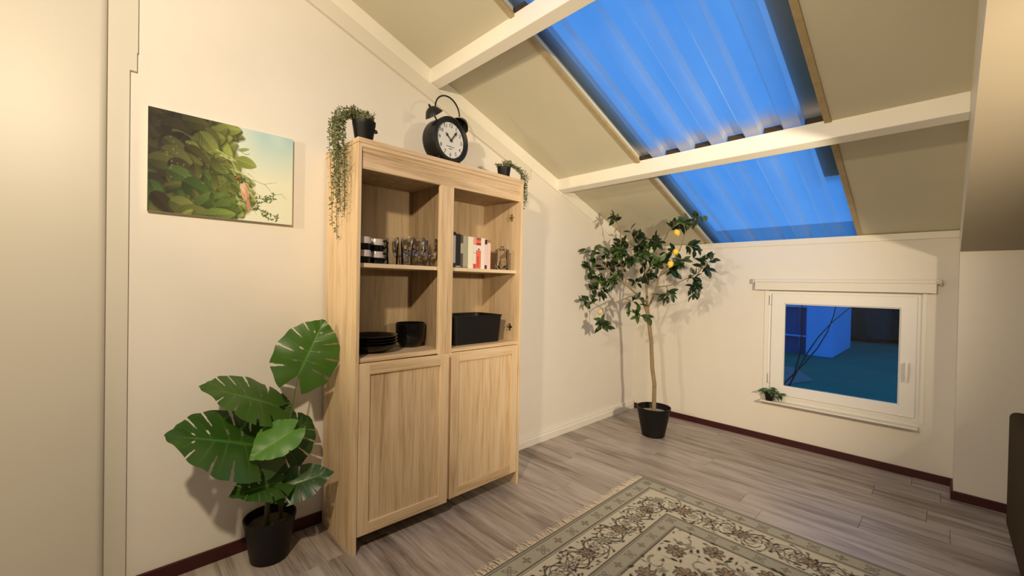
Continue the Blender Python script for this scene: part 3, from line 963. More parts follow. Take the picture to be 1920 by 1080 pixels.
hand('hour_hand', math.radians(-50), 0.052, 0.006, 0.003)
hand('minute_hand', math.radians(38), 0.072, 0.005, 0.005)
build('hub', MB().lathe([(0, XD), (0.006, XD), (0.006, XD + 0.008), (0, XD + 0.009)], 16).xform(MY), INK, clk, smooth=True)
for s in (-1, 1):
    d = Vector((0, s * math.sin(math.radians(40)), math.cos(math.radians(40))))
    base = Vector((0.022, 0, CZ)) + d * (CR - 0.004)
    tipp = base + d * 0.072
    bl = build('bell_post', MB().tube([base, tipp], 0.004, 10), BLACKMATT, clk, smooth=True)
    Mb = Matrix.Translation(base + d * 0.030) @ d.to_track_quat('Z', 'Y').to_matrix().to_4x4()
    bm_ = MB().lathe([(0.050, 0.0), (0.048, 0.004), (0.042, 0.014), (0.032, 0.030), (0.018, 0.040), (0.006, 0.043), (0.006, 0.052), (0.004, 0.056), (0.0, 0.058), (0.0, 0.038), (0.030, 0.025), (0.046, 0.002), (0.050, 0.0)], 36).xform(Mb)
    build('bell', bm_, BLACKMATT, clk, smooth=True)
    f0 = Vector((0, s * 0.070, 0.045))
    for xx in (-0.034, 0.040):
        ft = MB().tube([(xx, s * 0.062, 0.048), (xx, s * 0.078, 0.018), (xx + 0.004, s * 0.082, 0.0)], [0.010, 0.008, 0.009], 10)
        build('foot', ft, BLACKMATT, clk, smooth=True)
pts = []
for k in range(17):
    a = PI - k * PI / 16
    pts.append((0.022, 0.086 * math.cos(a), CZ + CR + 0.040 + 0.080 * math.sin(a)))
build('carry_handle', MB().tube(pts, 0.0042, 8), BLACKMATT, clk, smooth=True)

clk.scale = (1.13, 1.13, 1.13)

# ------------------------------------------------------------------ painting: colours rastered onto a fine canvas grid
def grid_mesh(name, col, P00, du, dv, mat, attr='paint'):
    """col: (ny, nx, 3) linear colours on the vertices of a flat grid"""
    ny, nx, _ = col.shape
    uu, vv = np.meshgrid(np.linspace(0, 1, nx), np.linspace(0, 1, ny))
    co_ = np.array(P00)[None, None] + uu[..., None] * np.array(du) + vv[..., None] * np.array(dv)
    me = bpy.data.meshes.new(name)
    idx = np.arange(nx * ny).reshape(ny, nx)
    q = np.stack([idx[:-1, :-1], idx[:-1, 1:], idx[1:, 1:], idx[1:, :-1]], -1).reshape(-1, 4)
    me.vertices.add(nx * ny)
    me.vertices.foreach_set('co', co_.astype(np.float32).ravel())
    me.loops.add(q.size)
    me.loops.foreach_set('vertex_index', q.astype(np.int32).ravel())
    me.polygons.add(len(q))
    me.polygons.foreach_set('loop_start', np.arange(0, q.size, 4, dtype=np.int32))
    me.polygons.foreach_set('loop_total', np.full(len(q), 4, dtype=np.int32))
    me.update(calc_edges=True)
    a = me.color_attributes.new(attr, 'FLOAT_COLOR', 'POINT')
    c4 = np.ones((ny, nx, 4), np.float32)
    c4[..., :3] = col
    a.data.foreach_set('color', c4.ravel())
    me.materials.append(mat)
    return me


def lin(c):
    c = np.array(c, float) / 255.0
    return np.where(c <= 0.04045, c / 12.92, ((c + 0.055) / 1.055) ** 2.4)


class Canvas:
    """a tiny raster: x to the right 0..w, y up 0..h, in metres"""
    def __init__(s, w, h, res, col):
        s.w, s.h, s.res = w, h, res
        s.nx, s.ny = int(round(w / res)) + 1, int(round(h / res)) + 1
        s.c = np.ones((s.ny, s.nx, 3)) * np.array(col)

    def win(s, x0, y0, x1, y1):
        i0, i1 = max(0, int(x0 / s.res) - 1), min(s.nx, int(x1 / s.res) + 3)
        j0, j1 = max(0, int(y0 / s.res) - 1), min(s.ny, int(y1 / s.res) + 3)
        if i0 >= i1 or j0 >= j1: return None
        xs, ys = np.meshgrid(np.arange(i0, i1) * s.res, np.arange(j0, j1) * s.res)
        return (slice(j0, j1), slice(i0, i1)), xs, ys

    def mix(s, sl, a, col):
        a = np.clip(a, 0, 1)[..., None]
        s.c[sl] = s.c[sl] * (1 - a) + np.array(col) * a

    def ell(s, cx, cy, rx, ry, ang, col, al=1.0):
        r = max(rx, ry)
        k = s.win(cx - r, cy - r, cx + r, cy + r)
        if k is None: return
        sl, x, y = k
        ca, sa = math.cos(ang), math.sin(ang)
        u = (x - cx) * ca + (y - cy) * sa
        v = -(x - cx) * sa + (y - cy) * ca
        d = (np.sqrt((u / rx) ** 2 + (v / ry) ** 2) - 1) * min(rx, ry)
        s.mix(sl, (0.5 - d / s.res) * al, col)

    def ring(s, cx, cy, r, w, col, al=1.0):
        k = s.win(cx - r - w, cy - r - w, cx + r + w, cy + r + w)
        if k is None: return
        sl, x, y = k
        d = np.abs(np.hypot(x - cx, y - cy) - r) - w / 2
        s.mix(sl, (0.5 - d / s.res) * al, col)

    def line(s, pts, w, col, al=1.0, taper=False):
        n = len(pts) - 1
        for i in range(n):
            (ax, ay), (bx, by) = pts[i], pts[i + 1]
            ww = w * (1 - 0.8 * i / max(1, n)) if taper else w
            k = s.win(min(ax, bx) - ww, min(ay, by) - ww, max(ax, bx) + ww, max(ay, by) + ww)
            if k is None: continue
            sl, x, y = k
            dx, dy = bx - ax, by - ay
            t_ = np.clip(((x - ax) * dx + (y - ay) * dy) / (dx * dx + dy * dy + 1e-12), 0, 1)
            d = np.hypot(x - ax - t_ * dx, y - ay - t_ * dy) - ww / 2
            s.mix(sl, (0.5 - d / s.res) * al, col)

    def leaf(s, cx, cy, L, wd, ang, c0, c1, vein, soft=1.0):
        k = s.win(cx - L, cy - L, cx + L, cy + L)
        if k is None: return
        sl, x, y = k
        ca, sa = math.cos(ang), math.sin(ang)
        u = ((x - cx) * ca + (y - cy) * sa) / L + 0.5
        v = (-(x - cx) * sa + (y - cy) * ca) / L
        uc = np.clip(u, 0, 1)
        hw = wd * np.sqrt(np.clip(uc, 0, 1)) * (1 - uc) ** 0.75 * 1.9
        d = (np.abs(v) - hw) * L
        a = np.clip(0.5 - d / (s.res * soft), 0, 1) * (u > 0) * (u < 1)
        f = np.clip(0.15 + 0.75 * uc ** 1.3 + 0.25 * np.sign(v) * 0.6 + 0.10 * np.sin((u - np.abs(v) * 1.4) * 46), 0, 1)[..., None]
        col = np.array(c0) * (1 - f) + np.array(c1) * f
        vn = np.clip(1 - np.abs(v) * L / (s.res * 1.1), 0, 1)[..., None] * 0.7
        col = col * (1 - vn) + np.array(vein) * vn
        s.c[sl] = s.c[sl] * (1 - a[..., None]) + col * a[..., None]


PWD, PHT = 0.570, 0.445
cv = Canvas(PWD, PHT, 0.0019, lin((222, 226, 205)))
jj, ii = np.mgrid[0:cv.ny, 0:cv.nx]
ux, uy = ii / cv.nx, jj / cv.ny
def lerp(a, b, f): return lin(a) * (1 - f[..., None]) + lin(b) * f[..., None]
skyf = np.clip((uy - 0.45) / 0.5, 0, 1) * np.clip((ux - 0.45) / 0.3, 0, 1)
cv.c = lerp((226, 228, 204), (176, 206, 204), skyf)
cl = np.clip(np.sin(ux * 17 + uy * 6) * np.sin(uy * 13 - ux * 5) - 0.1, 0, 1) * skyf
cv.c = cv.c * (1 - 0.5 * cl[..., None]) + lin((205, 222, 214)) * 0.5 * cl[..., None]
# the dark mass of foliage on the left
edge = 0.56 - 0.11 * np.cos((uy - 0.90) * 5.5) + 0.02 * np.sin(uy * 31) + 0.10 * (uy > 0.86)
mass = np.clip((edge - ux) / 0.09 + 0.1, 0, 1)
dk = lerp((42, 62, 20), (36, 24, 8), np.clip(uy * 1.3 - 0.1, 0, 1))
cv.c = cv.c * (1 - mass[..., None]) + dk * mass[..., None]
rp = random.Random(21)
lv = []
def medge(fy): return 0.56 - 0.11 * math.cos((fy - 0.90) * 5.5) + (0.10 if fy > 0.86 else 0)
for k in range(240):
    fy = rp.random()
    fx = rp.random() ** 0.8 * (medge(fy) - 0.02)
    lv.append((fx, fy, medge(fy)))
lv.sort(key=lambda q: q[0] * 0.7 - q[1] * 0.5 + rp.random() * 0.5)
for fx, fy, ex in lv:
    t_ = max(0.0, min(1.0, (fx / ex) ** 1.5 * 0.75 + (1 - fy) * 0.40 - 0.20 + rp.uniform(-0.22, 0.22)))
    br = lin((38, 30, 8)) * (1 - t_) + lin((138, 150, 74)) * t_
    if fy < 0.38 and rp.random() < 0.6: br = br * 0.5 + lin((44, 88, 32)) * 0.5
    L_ = rp.uniform(0.05, 0.135)
    w_ = rp.uniform(0.22, 0.46)
    an = rp.choice((rp.uniform(-1.2, 0.2), rp.uniform(-2.2, -0.6), rp.uniform(-0.4, 0.8)))
    cv.leaf(fx * PWD + 0.004, fy * PHT - 0.005, L_ * 1.05, w_, an, br * 0.35, br * 0.35, br * 0.35, 9.0)
    cv.leaf(fx * PWD, fy * PHT, L_, w_, an, br * 0.40, br * 1.75 + 0.006, br * 1.2 + 0.012, 3.0)
for k in range(70):
    fy = rp.uniform(0.15, 0.75)
    x0_, y0_ = (medge(fy) - rp.uniform(-0.03, 0.10)) * PWD, fy * PHT
    a = rp.uniform(-1.0, 0.1)
    L_ = rp.uniform(0.03, 0.07)
    cv.line([(x0_ + L_ * q / 6 * math.cos(a - q * 0.05), y0_ + L_ * q / 6 * math.sin(a - q * 0.05)) for q in range(7)], 0.004, lin(rp.choice(((196, 200, 140), (150, 160, 84), (212, 214, 170), (120, 134, 60)))), 0.6, True)
for k in range(26):
    cv.ell(rp.uniform(0.05, 0.30) * PWD / 0.57, rp.uniform(0.15, 0.36), rp.uniform(0.003, 0.008), 0.003, rp.uniform(0, 3), lin((150, 146, 110)), 0.28)
# the loose hanging leaf and the twigs with small leaves on the right
cv.line([(0.305, 0.355), (0.335, 0.330), (0.360, 0.318), (0.375, 0.325)], 0.0028, lin((120, 124, 84)))
cv.leaf(0.365, 0.278, 0.085, 0.42, -0.25, lin((112, 128, 54)), lin((150, 162, 86)), lin((176, 186, 120)))
cv.leaf(0.352, 0.340, 0.05, 0.2, 0.35, lin((120, 140, 80)), lin((150, 165, 110)), lin((170, 180, 120)))
tw = [[(0.265, 0.245), (0.300, 0.225), (0.345, 0.205), (0.400, 0.198), (0.440, 0.188), (0.470, 0.200), (0.495, 0.205)],
      [(0.265, 0.170), (0.310, 0.150), (0.350, 0.128), (0.400, 0.112), (0.450, 0.120), (0.490, 0.145), (0.520, 0.152), (0.540, 0.130)],
      [(0.345, 0.128), (0.390, 0.085), (0.430, 0.052), (0.470, 0.042), (0.510, 0.030)],
      [(0.250, 0.150), (0.290, 0.100), (0.330, 0.060)], [(0.440, 0.188), (0.465, 0.165), (0.475, 0.140)]]
for w_, pl in zip((0.0035, 0.0042, 0.003, 0.003, 0.002), tw):
    cv.line(pl, w_, lin((98, 92, 52)), 0.9, True)
for pl, n in ((tw[0][:4], 16), (tw[1][:6], 46), (tw[2], 44), (tw[3], 22)):
    for k in range(n):
        q = rp.random() * (len(pl) - 1)
        i = int(q); f = q - i
        x_ = pl[i][0] * (1 - f) + pl[i + 1][0] * f
        y_ = pl[i][1] * (1 - f) + pl[i + 1][1] * f
        c_ = lin((84, 104, 48)) * rp.uniform(0.6, 1.3)
        cv.ell(x_ + rp.uniform(-.009, .009), y_ + rp.uniform(-.024, .010), rp.uniform(.006, .010), 0.003, rp.uniform(-1.6, 1.6), c_)
for (bx_, by_) in ((0.318, 0.204), (0.330, 0.196), (0.324, 0.193)):
    cv.ell(bx_, by_, 0.005, 0.005, 0, lin((120, 40, 30)))
# the small pink bird seen from behind
cv.ell(0.357, 0.136, 0.017, 0.040, 0.12, lin((206, 164, 130)))
cv.ell(0.346, 0.150, 0.008, 0.022, 0.3, lin((222, 190, 160)))
cv.ell(0.372, 0.078, 0.008, 0.036, 0.10, lin((192, 136, 110)))
cv.ell(0.349, 0.172, 0.011, 0.012, 0, lin((214, 180, 150)))
cv.ell(0.344, 0.180, 0.006, 0.004, 0.6, lin((40, 36, 34)))
cv.line([(0.340, 0.150), (0.358, 0.110)], 0.002, lin((160, 110, 84)))
cv.line([(0.365, 0.155), (0.370, 0.100)], 0.002, lin((160, 110, 84)))
pt = thing('painting', 'unframed canvas painting of green leaves and a small pink bird', 'painting', (0.012, -3.816, 1.634))
PAINT = attr_mat('painted_canvas', 'paint', 0.55, 0.15, 900)
CANV = plain('canvas_edge', (0.62, 0.60, 0.50), 0.8, 0.08, 60)
build('stretcher', MB().box((-0.012, -PWD / 2, 0.0), (0.0105, PWD / 2, PHT)), CANV, pt, bevel=0.001)
link('picture', grid_mesh('picture', cv.c, (0.0112, -PWD / 2, 0.0), (0, PWD, 0), (0, 0, PHT), PAINT), pt)

# ------------------------------------------------------------------ rug
RX0, RY1, RLX, RLY = 0.952, -1.508, 2.35, 1.66
DK, GR, CRM, RST = lin((60, 50, 42)), lin((170, 165, 146)), lin((200, 192, 168)), lin((152, 134, 112))
rc = Canvas(RLX, RLY, 0.004, CRM)
jj, ii = np.mgrid[0:rc.ny, 0:rc.nx]
dx_, dy_ = np.minimum(ii, rc.nx - 1 - ii) * rc.res, np.minimum(jj, rc.ny - 1 - jj) * rc.res
dd = np.minimum(dx_, dy_)
rc.c[(dd < 0.112)] = GR
rc.c[(dd > 0.335) & (dd < 0.425)] = GR * 0.94
for a_, w_ in ((0.006, 0.007), (0.020, 0.004), (0.108, 0.008), (0.120, 0.003), (0.332, 0.007), (0.345, 0.003), (0.418, 0.003), (0.428, 0.008)):
    msk = np.clip(1 - np.abs(dd - a_) / w_, 0, 1)[..., None]
    rc.c = rc.c * (1 - msk) + DK * msk
wn = np.random.RandomState(3).rand(rc.ny, rc.nx, 1)
rc.c *= 0.90 + 0.16 * wn


def edge_pt(side, s, d):
    """point at distance d in from an edge and s along it"""
    if side == 0: return (d, s)
    if side == 1: return (RLX - d, s)
    if side == 2: return (s, d)
    return (s, RLY - d)


def rosette(x, y, r, n, col, mid, a0=0.0):
    for k in range(n):
        a = a0 + 2 * PI * k / n
        rc.ell(x + r * 0.58 * math.cos(a), y + r * 0.58 * math.sin(a), r * 0.46, r * 0.27, a, col)
        rc.ell(x + r * 0.58 * math.cos(a), y + r * 0.58 * math.sin(a), r * 0.34, r * 0.17, a, mid)
    rc.ell(x, y, r * 0.24, r * 0.24, 0, RST)


rk = random.Random(5)
for side in range(4):
    ln = RLY if side < 2 else RLX
    for (dc, ins, pit, sz) in ((0.064, 0.064, 0.118, 0.034), (0.382, 0.382, 0.112, 0.030)):
        n = max(1, int(round((ln - 2 * ins) / pit)))
        for k in range(n + 1):
            s_ = ins + (ln - 2 * ins) * k / n
            x_, y_ = edge_pt(side, s_, dc)
            if k % 2 == 0: rosette(x_, y_, sz, 4, DK, GR, PI / 4)
            else: rosette(x_, y_, sz * 0.72, 4, DK, RST, 0)
    # main border: vine with loops, palmettes and small leaves
    lo, hi = 0.225, ln - 0.225
    n = max(2, int(round((hi - lo) / 0.30)))
    pit = (hi - lo) / n
    mid = 0.227
    P = []
    for k in range(int(n * 24) + 1):
        s_ = lo + pit * k / 24
        P.append(edge_pt(side, s_, mid + 0.062 * math.sin(2 * PI * k / 24)))
    rc.line(P, 0.0075, DK)
    for k in range(n):
        sc0 = lo + pit * (k + 0.25)
        sc1 = lo + pit * (k + 0.75)
        for (sc_, dc, sg) in ((sc0, mid - 0.010, 1), (sc1, mid + 0.010, -1)):
            x_, y_ = edge_pt(side, sc_, dc)
            rc.ell(x_, y_, 0.058, 0.058, 0, CRM * 1.08, 0.7)
            L = []
            for q in range(26):
                a = q / 25 * 4.9 * sg + (side * 1.3) + k
                rr = 0.066 * (1 - 0.62 * q / 25)
                L.append((x_ + rr * math.cos(a), y_ + rr * math.sin(a)))
            rc.line(L, 0.0058, DK)
            rosette(x_ + 0.012 * sg, y_, 0.030, 6, DK, CRM, k)
            for q in range(7):
                a = q * 0.93 + k
                L = [(x_ + (0.035 + 0.05 * u_ / 9) * math.cos(a + u_ * 0.16 * sg), y_ + (0.035 + 0.05 * u_ / 9) * math.sin(a + u_ * 0.16 * sg)) for u_ in range(10)]
                rc.line(L, 0.0048, DK)
                rc.ell(L[-1][0], L[-1][1], 0.011, 0.006, a, DK)
        x_, y_ = edge_pt(side, lo + pit * (k + 0.5), mid)
        rosette(x_, y_, 0.044, 8, DK, RST, 0.2)
        x_, y_ = edge_pt(side, lo + pit * k, mid)
        rosette(x_, y_, 0.040, 7, DK, GR, 0.5)
        for q in range(44):
            x_, y_ = edge_pt(side, lo + pit * (k + rk.random()), mid + rk.uniform(-0.092, 0.092))
            rc.ell(x_, y_, rk.uniform(0.008, 0.017), rk.uniform(0.003, 0.006), rk.uniform(0, PI), DK if rk.random() < 0.75 else RST, 0.9)
# field
def curl(x, y, r, a0, sg):
    L = []
    for q in range(22):
        a = a0 + sg * q / 21 * 4.2
        rr = r * (1 - 0.55 * q / 21)
        L.append((x + rr * math.cos(a), y + rr * math.sin(a)))
    rc.line(L, r * 0.26, DK, 1.0, True)
    rc.line(L[:14], r * 0.10, GR)
taken = []
f0, fx1, fy1 = 0.45, RLX - 0.45, RLY - 0.45
nx_, ny_ = 11, 6
for i in range(nx_):
    for j in range(ny_):
        x_ = f0 + (fx1 - f0) * (i + 0.5) / nx_ + rk.uniform(-.018, .018)
        y_ = f0 + (fy1 - f0) * (j + 0.5) / ny_ + rk.uniform(-.018, .018)
        if (i + j) % 2 == 0:
            rosette(x_, y_, 0.052, 8, DK, RST, rk.random())
            for q in range(5):
                a = rk.uniform(0, 2 * PI)
                rc.ell(x_ + 0.078 * math.cos(a), y_ + 0.078 * math.sin(a), 0.018, 0.008, a + 1.2, DK)
        else:
            curl(x_, y_, 0.050, rk.uniform(0, 6), rk.choice((-1, 1)))
            rosette(x_ + 0.045, y_ - 0.040, 0.026, 5, DK, GR, rk.random())
        for q in range(7):
            rc.ell(x_ + rk.uniform(-.08, .08), y_ + rk.uniform(-.08, .08), rk.uniform(.008, .018), rk.uniform(.003, .007), rk.uniform(0, PI), DK if rk.random() < .6 else RST, 0.9)
rug = thing('area_rug', 'cream and grey oriental rug with floral border and fringe', 'rug', (RX0 + RLX / 2, RY1 - RLY / 2, 0.0))
RUGM = attr_mat('rug_pile', 'paint', 0.95, 0.5, 420)
ox, oy = -RLX / 2, -RLY / 2
link('pile', grid_mesh('pile', rc.c, (ox, oy, 0.0095), (RLX, 0, 0), (0, RLY, 0), RUGM), rug)
build('backing', MB().box((ox, oy, 0.0), (ox + RLX, oy + RLY, 0.009)), plain('rug_edge', (0.28, 0.25, 0.19), 0.95, 0.2, 60), rug)
b = MB()
rk = random.Random(9)
for sx in (-1, 1):
    n = 230
    for k in range(n):
        yy = oy + RLY * (k + 0.5) / n
        L = rk.uniform(0.040, 0.062)
        sw = rk.uniform(-0.022, 0.022)
        x0_ = sx * RLX / 2
        b.tube([(x0_ - sx * 0.004, yy, 0.006), (x0_ + sx * L * 0.5, yy + sw * 0.5, 0.0048), (x0_ + sx * L, yy + sw, 0.0030)], [0.0036, 0.0030, 0.0018], 5)
fr = build('fringe', b, FRINGE, rug, smooth=True)
fr['kind'] = 'stuff'

# ------------------------------------------------------------------ sofa at the right edge
sf = thing('sofa', 'dark brown upholstered sofa standing in the corner by the stepped wall', 'sofa', (3.50, -1.02, 0))
def sbox(name, lo, hi, bev=0.03):
    o = build(name, loc_of(MB().box(lo, hi), sf), SOFA, sf, bevel=bev)
    o.modifiers['bevel'].segments = 4
    for p in o.data.polygons: p.use_smooth = True
    return o
sbox('arm', (2.662, -1.44, 0.05), (2.86, -0.60, 0.695))
sbox('arm', (4.14, -1.44, 0.05), (4.34, -0.60, 0.695))
sbox('backrest', (2.84, -0.80, 0.05), (4.16, -0.61, 0.74))
sbox('base', (2.84, -1.42, 0.08), (4.16, -0.78, 0.30), 0.015)
sbox('seat_cushion', (2.862, -1.43, 0.30), (3.498, -0.79, 0.44))
sbox('seat_cushion', (3.502, -1.43, 0.30), (4.138, -0.79, 0.44))
for lx in (2.72, 4.28):
    for ly in (-1.38, -0.67):
        build('leg', loc_of(MB().box((lx - 0.025, ly - 0.025, 0.0), (lx + 0.025, ly + 0.025, 0.06)), sf), BLACK, sf, bevel=0.003)

# ------------------------------------------------------------------ plant pots
def pot(name, root, prof_r0, prof_r1, h, mat=BLACK, soil=SOIL, lip=0.006):
    b = MB().lathe([(0.0, 0.0), (prof_r0 * 0.92, 0.0), (prof_r0, 0.006), (prof_r1 - lip * 0.3, h - 0.02), (prof_r1, h - 0.018), (prof_r1 + lip * 0.3, h), (prof_r1 - lip, h), (prof_r1 - lip * 1.6, h - 0.03), (prof_r0 * 0.9, 0.02)], 44)
    build(name, b, mat, root, smooth=True)
    f = 0.80
    rr = prof_r0 + (prof_r1 - prof_r0) * f - lip * 1.2
    b = MB().lathe([(0.0, h * f + 0.004), (rr * 0.6, h * f + 0.003), (rr, h * f), (rr, h * f - 0.01)], 28)
    build('soil', b, soil, root, smooth=True)


# ------------------------------------------------------------------ monstera
def monstera_leaf(name, base, tip, nrm, parent, wr=0.62, fold=0.18, droop=0.12, slits=(0.2, 0.36, 0.52, 0.67), cut=0.45, mat=LEAF_M, seed=0, holes=True):
    base, tip = Vector(base), Vector(tip)
    ax = tip - base
    L = ax.length
    ax.normalize()
    nz_ = Vector(nrm)
    nz_ = (nz_ - ax * nz_.dot(ax)).normalized()
    ay_ = nz_.cross(ax)
    rg = random.Random(seed)
    NS, NT = 200, 14
    V, F, VE = [], [], []
    for side in (1, -1):
        off = len(V)
        sl = [(s_ + rg.uniform(-.025, .025), rg.uniform(0.8, 1.2) * cut, rg.uniform(0.8, 1.2)) for s_ in slits]
        for i in range(NS + 1):
            s = i / NS
            a = math.radians(148 - 126 * s ** 0.62)
            R_ = wr * L * (0.80 + 0.30 * math.sin(PI * min(1, s * 1.2))) * (1 - s ** 2.1) ** 0.85 * (0.80 + 0.2 * min(1, s * 6))
            ripple = 1 + 0.02 * math.sin(s * 40 + seed)
            for j in range(NT + 1):
                t_ = j / NT
                u = s * L * 0.97 + R_ * ripple * t_ * math.cos(a)
                v = R_ * ripple * t_ * math.sin(a)
                q = min(1.0, max(0.0, u / L))
                w = fold * v * (1 - 0.8 * v / (wr * L)) - droop * L * q * q - 0.20 * v * v / L + 0.010 * L * math.sin(s * 26 + side) * t_
                V.append(base + ax * u + ay_ * (v * side) + nz_ * w)
                vn = max(0.0, 1 - t_ * 16) * 0.45
                for (s0, c0, k0) in sl:
                    m_ = s0 + (slits[1] - slits[0]) * 0.5
                    vn = max(vn, max(0, 1 - abs(s - m_) / 0.012) * (1 - t_) * 0.35)
                VE.append(vn)
        for i in range(NS):
            for j in range(NT):
                s, t_ = (i + 0.5) / NS, (j + 0.5) / NT
                gone = False
                for (s0, c0, k0) in sl:
                    if t_ > c0:
                        hw = (0.003 + 0.0065 * k0 * ((t_ - c0) / (1 - c0)) ** 0.8) * (1.4 - 0.6 * s0)
                        if abs(s - s0) < hw: gone = True
                    if holes and 0.22 < t_ < 0.36 and abs(s - s0 - 0.07) < 0.010 and k0 > 0.95: gone = True
                if not gone:
                    k = NT + 1
                    f = (off + i * k + j, off + (i + 1) * k + j, off + (i + 1) * k + j + 1, off + i * k + j + 1)
                    F.append(f if side > 0 else f[::-1])
    me = bpy.data.meshes.new(name)
    me.from_pydata([tuple(p) for p in V], [], F)
    a = me.attributes.new('vein', 'FLOAT', 'POINT')
    a.data.foreach_set('value', VE)
    me.polygons.foreach_set('use_smooth', [True] * len(F))
    me.materials.append(mat)
    bm = bmesh.new(); bm.from_mesh(me)
    bmesh.ops.delete(bm, geom=[v for v in bm.verts if not v.link_faces], context='VERTS')
    bm.to_mesh(me); bm.free()
    return link(name, me, parent)


MR = Vector((0.140, -3.645, 0.0))
mon = thing('potted_monstera', 'leafy monstera in a black pot beside the oak cabinet', 'plant', MR)
pot('pot', mon, 0.084, 0.112, 0.205)
def ml(px, py, x): return px_x(px, py, x) - MR
CN = (0.93, -0.25, 0.25)
MLEAF = [  # attach px, x depth; tip px, x depth; normal; width; material; fold; droop; seed
    ((559, 703), 0.200, (609, 597), 0.215, (0.93, -0.30, 0.12), 0.50, LEAF_M, 0.12, 0.06, 1),
    ((522, 762), 0.140, (380, 713), 0.240, (0.52, -0.10, 0.84), 0.40, LEAF_M, 0.08, 0.10, 2),
    ((497, 838), 0.220, (313, 807), 0.330, (0.60, 0.02, 0.80), 0.44, LEAF_M, 0.06, 0.08, 3),
    ((512, 850), 0.170, (586, 780), 0.100, (0.90, -0.40, 0.05), 0.56, LEAF_M, 0.14, 0.08, 4),
    ((550, 806), 0.320, (464, 863), 0.340, (0.62, -0.30, 0.70), 0.40, LEAF_Y, 0.22, 0.05, 5),
    ((497, 832), 0.300, (553, 786), 0.290, (0.70, -0.50, 0.45), 0.46, LEAF_Y, 0.12, 0.05, 6),
    ((527, 905), 0.260, (433, 921), 0.340, (0.45, -0.15, 0.88), 0.40, LEAF_M, 0.12, 0.14, 7),
    ((524, 918), 0.240, (627, 879), 0.320, (0.50, -0.55, 0.66), 0.38, LEAF_M, 0.14, 0.12, 8),
    ((512, 848), 0.140, (486, 905), 0.150, (0.85, -0.2, 0.3), 0.50, LEAF_M, 0.10, 0.10, 9),
    ((515, 800), 0.110, (530, 735), 0.050, (0.93, -0.2, 0.2), 0.42, LEAF_M, 0.10, 0.05, 10),
]
stem_top = [ml(500, 975, 0.15), ml(503, 920, 0.16), ml(508, 860, 0.165), ml(515, 800, 0.15)]
stem2 = [ml(526, 965, 0.13), ml(527, 920, 0.14), ml(524, 870, 0.15)]
b = MB().tube([Vector((0.02, -0.015, 0.12))] + stem_top, [0.013, 0.012, 0.011, 0.010, 0.006], 10)
build('stem', b, STEMB, mon, smooth=True)
b = MB().tube([Vector((0.0, 0.045, 0.12))] + stem2, [0.010, 0.009, 0.009, 0.006], 10)
build('stem', b, STEMB, mon, smooth=True)
for (pa, xa, pt_, xt, nm, wr, mt, fo, dr, sd) in MLEAF:
    A, B_ = ml(*pa, xa), ml(*pt_, xt)
    simple = mt is LEAF_Y
    lf = monstera_leaf('leaf', A, B_, nm, mon, wr, fo, dr, (0.18, 0.34, 0.50, 0.66) if not simple else (0.3, 0.6), 0.45 if not simple else 0.86, mt, sd, not simple)
    root = stem_top[2] if sd not in (7, 8) else stem_top[1]
    if sd == 1: root = stem2[2]
    mid = (root + A) / 2 + Vector((0.02, 0, -0.01 if sd == 1 else 0.03))
    P = []
    for k in range(9):
        u = k / 8
        P.append(root * (1 - u) ** 2 + mid * 2 * u * (1 - u) + A * u * u)
    build('petiole', MB().tube(P, [0.0042 - 0.0012 * k / 8 for k in range(9)], 7), STEM, mon, smooth=True)

# ------------------------------------------------------------------ lemon tree
TR = Vector((0.588, -0.655, 0.0))
tree = thing('lemon_tree', 'lemon tree with thin trunk and yellow fruit in a black pot in the corner', 'tree', TR)
pot('pot', tree, 0.098, 0.146, 0.262, soil=STONES)
def tp(px, py, d=0.0):
    """pixel on the upright plane through the trunk that faces the camera, d metres towards it"""
    n = Vector((CAM.x - TR.x, CAM.y - TR.y, 0)).normalized()
    return pix(px, py, n, n.dot(TR) + d) - TR
trunk = [Vector((0, 0, 0.14)), tp(1226, 768), tp(1227, 720), tp(1223, 690), tp(1221, 640), tp(1216, 600), tp(1213, 575)]
b = MB().tube(trunk, [0.021, 0.019, 0.018, 0.018, 0.017, 0.017, 0.019], 12)
build('trunk', b, TRUNK, tree, smooth=True)
rt = random.Random(12)
CL = [  # px, py, leaves, depth
    (1158, 418, 9, 0.05), (1112, 476, 8, 0.10), (1188, 446, 9, -0.1), (1176, 466, 14, 0.10), (1186, 478, 14, 0.14), (1140, 486, 11, 0.12), (1110, 506, 11, 0.05),
    (1145, 522, 13, 0.15), (1126, 541, 10, 0.02), (1116, 570, 9, 0.12), (1133, 598, 9, 0.18), (1181, 563, 9, 0.10), (1200, 590, 7, 0.06),
    (1208, 510, 9, 0.05), (1215, 448, 8, -0.15), (1237, 455, 9, -0.12), (1257, 430, 8, 0.0), (1284, 426, 11, 0.1), (1303, 412, 5, 0.1), (1284, 458, 10, 0.05),
    (1277, 486, 12, 0.1), (1243, 496, 10, 0.12), (1252, 548, 11, 0.12), (1314, 505, 9, 0.0), (1309, 536, 12, 0.02), (1328, 492, 5, 0.0), (1206, 470, 14, 0.12),
    (1165, 508, 10, -0.1), (1190, 532, 8, 0.0), (1232, 480, 9, -0.08), (1262, 505, 6, 0.05), (1195, 460, 14, 0.05), (1180, 455, 12, 0.0), (1222, 462, 10, 0.05), (1150, 500, 10, 0.02),
    (1160, 470, 9, 0.02), (1268, 470, 8, 0.0), (1295, 520, 8, 0.05), (1130, 512, 9, 0.06), (1206, 488, 10, -0.05)]
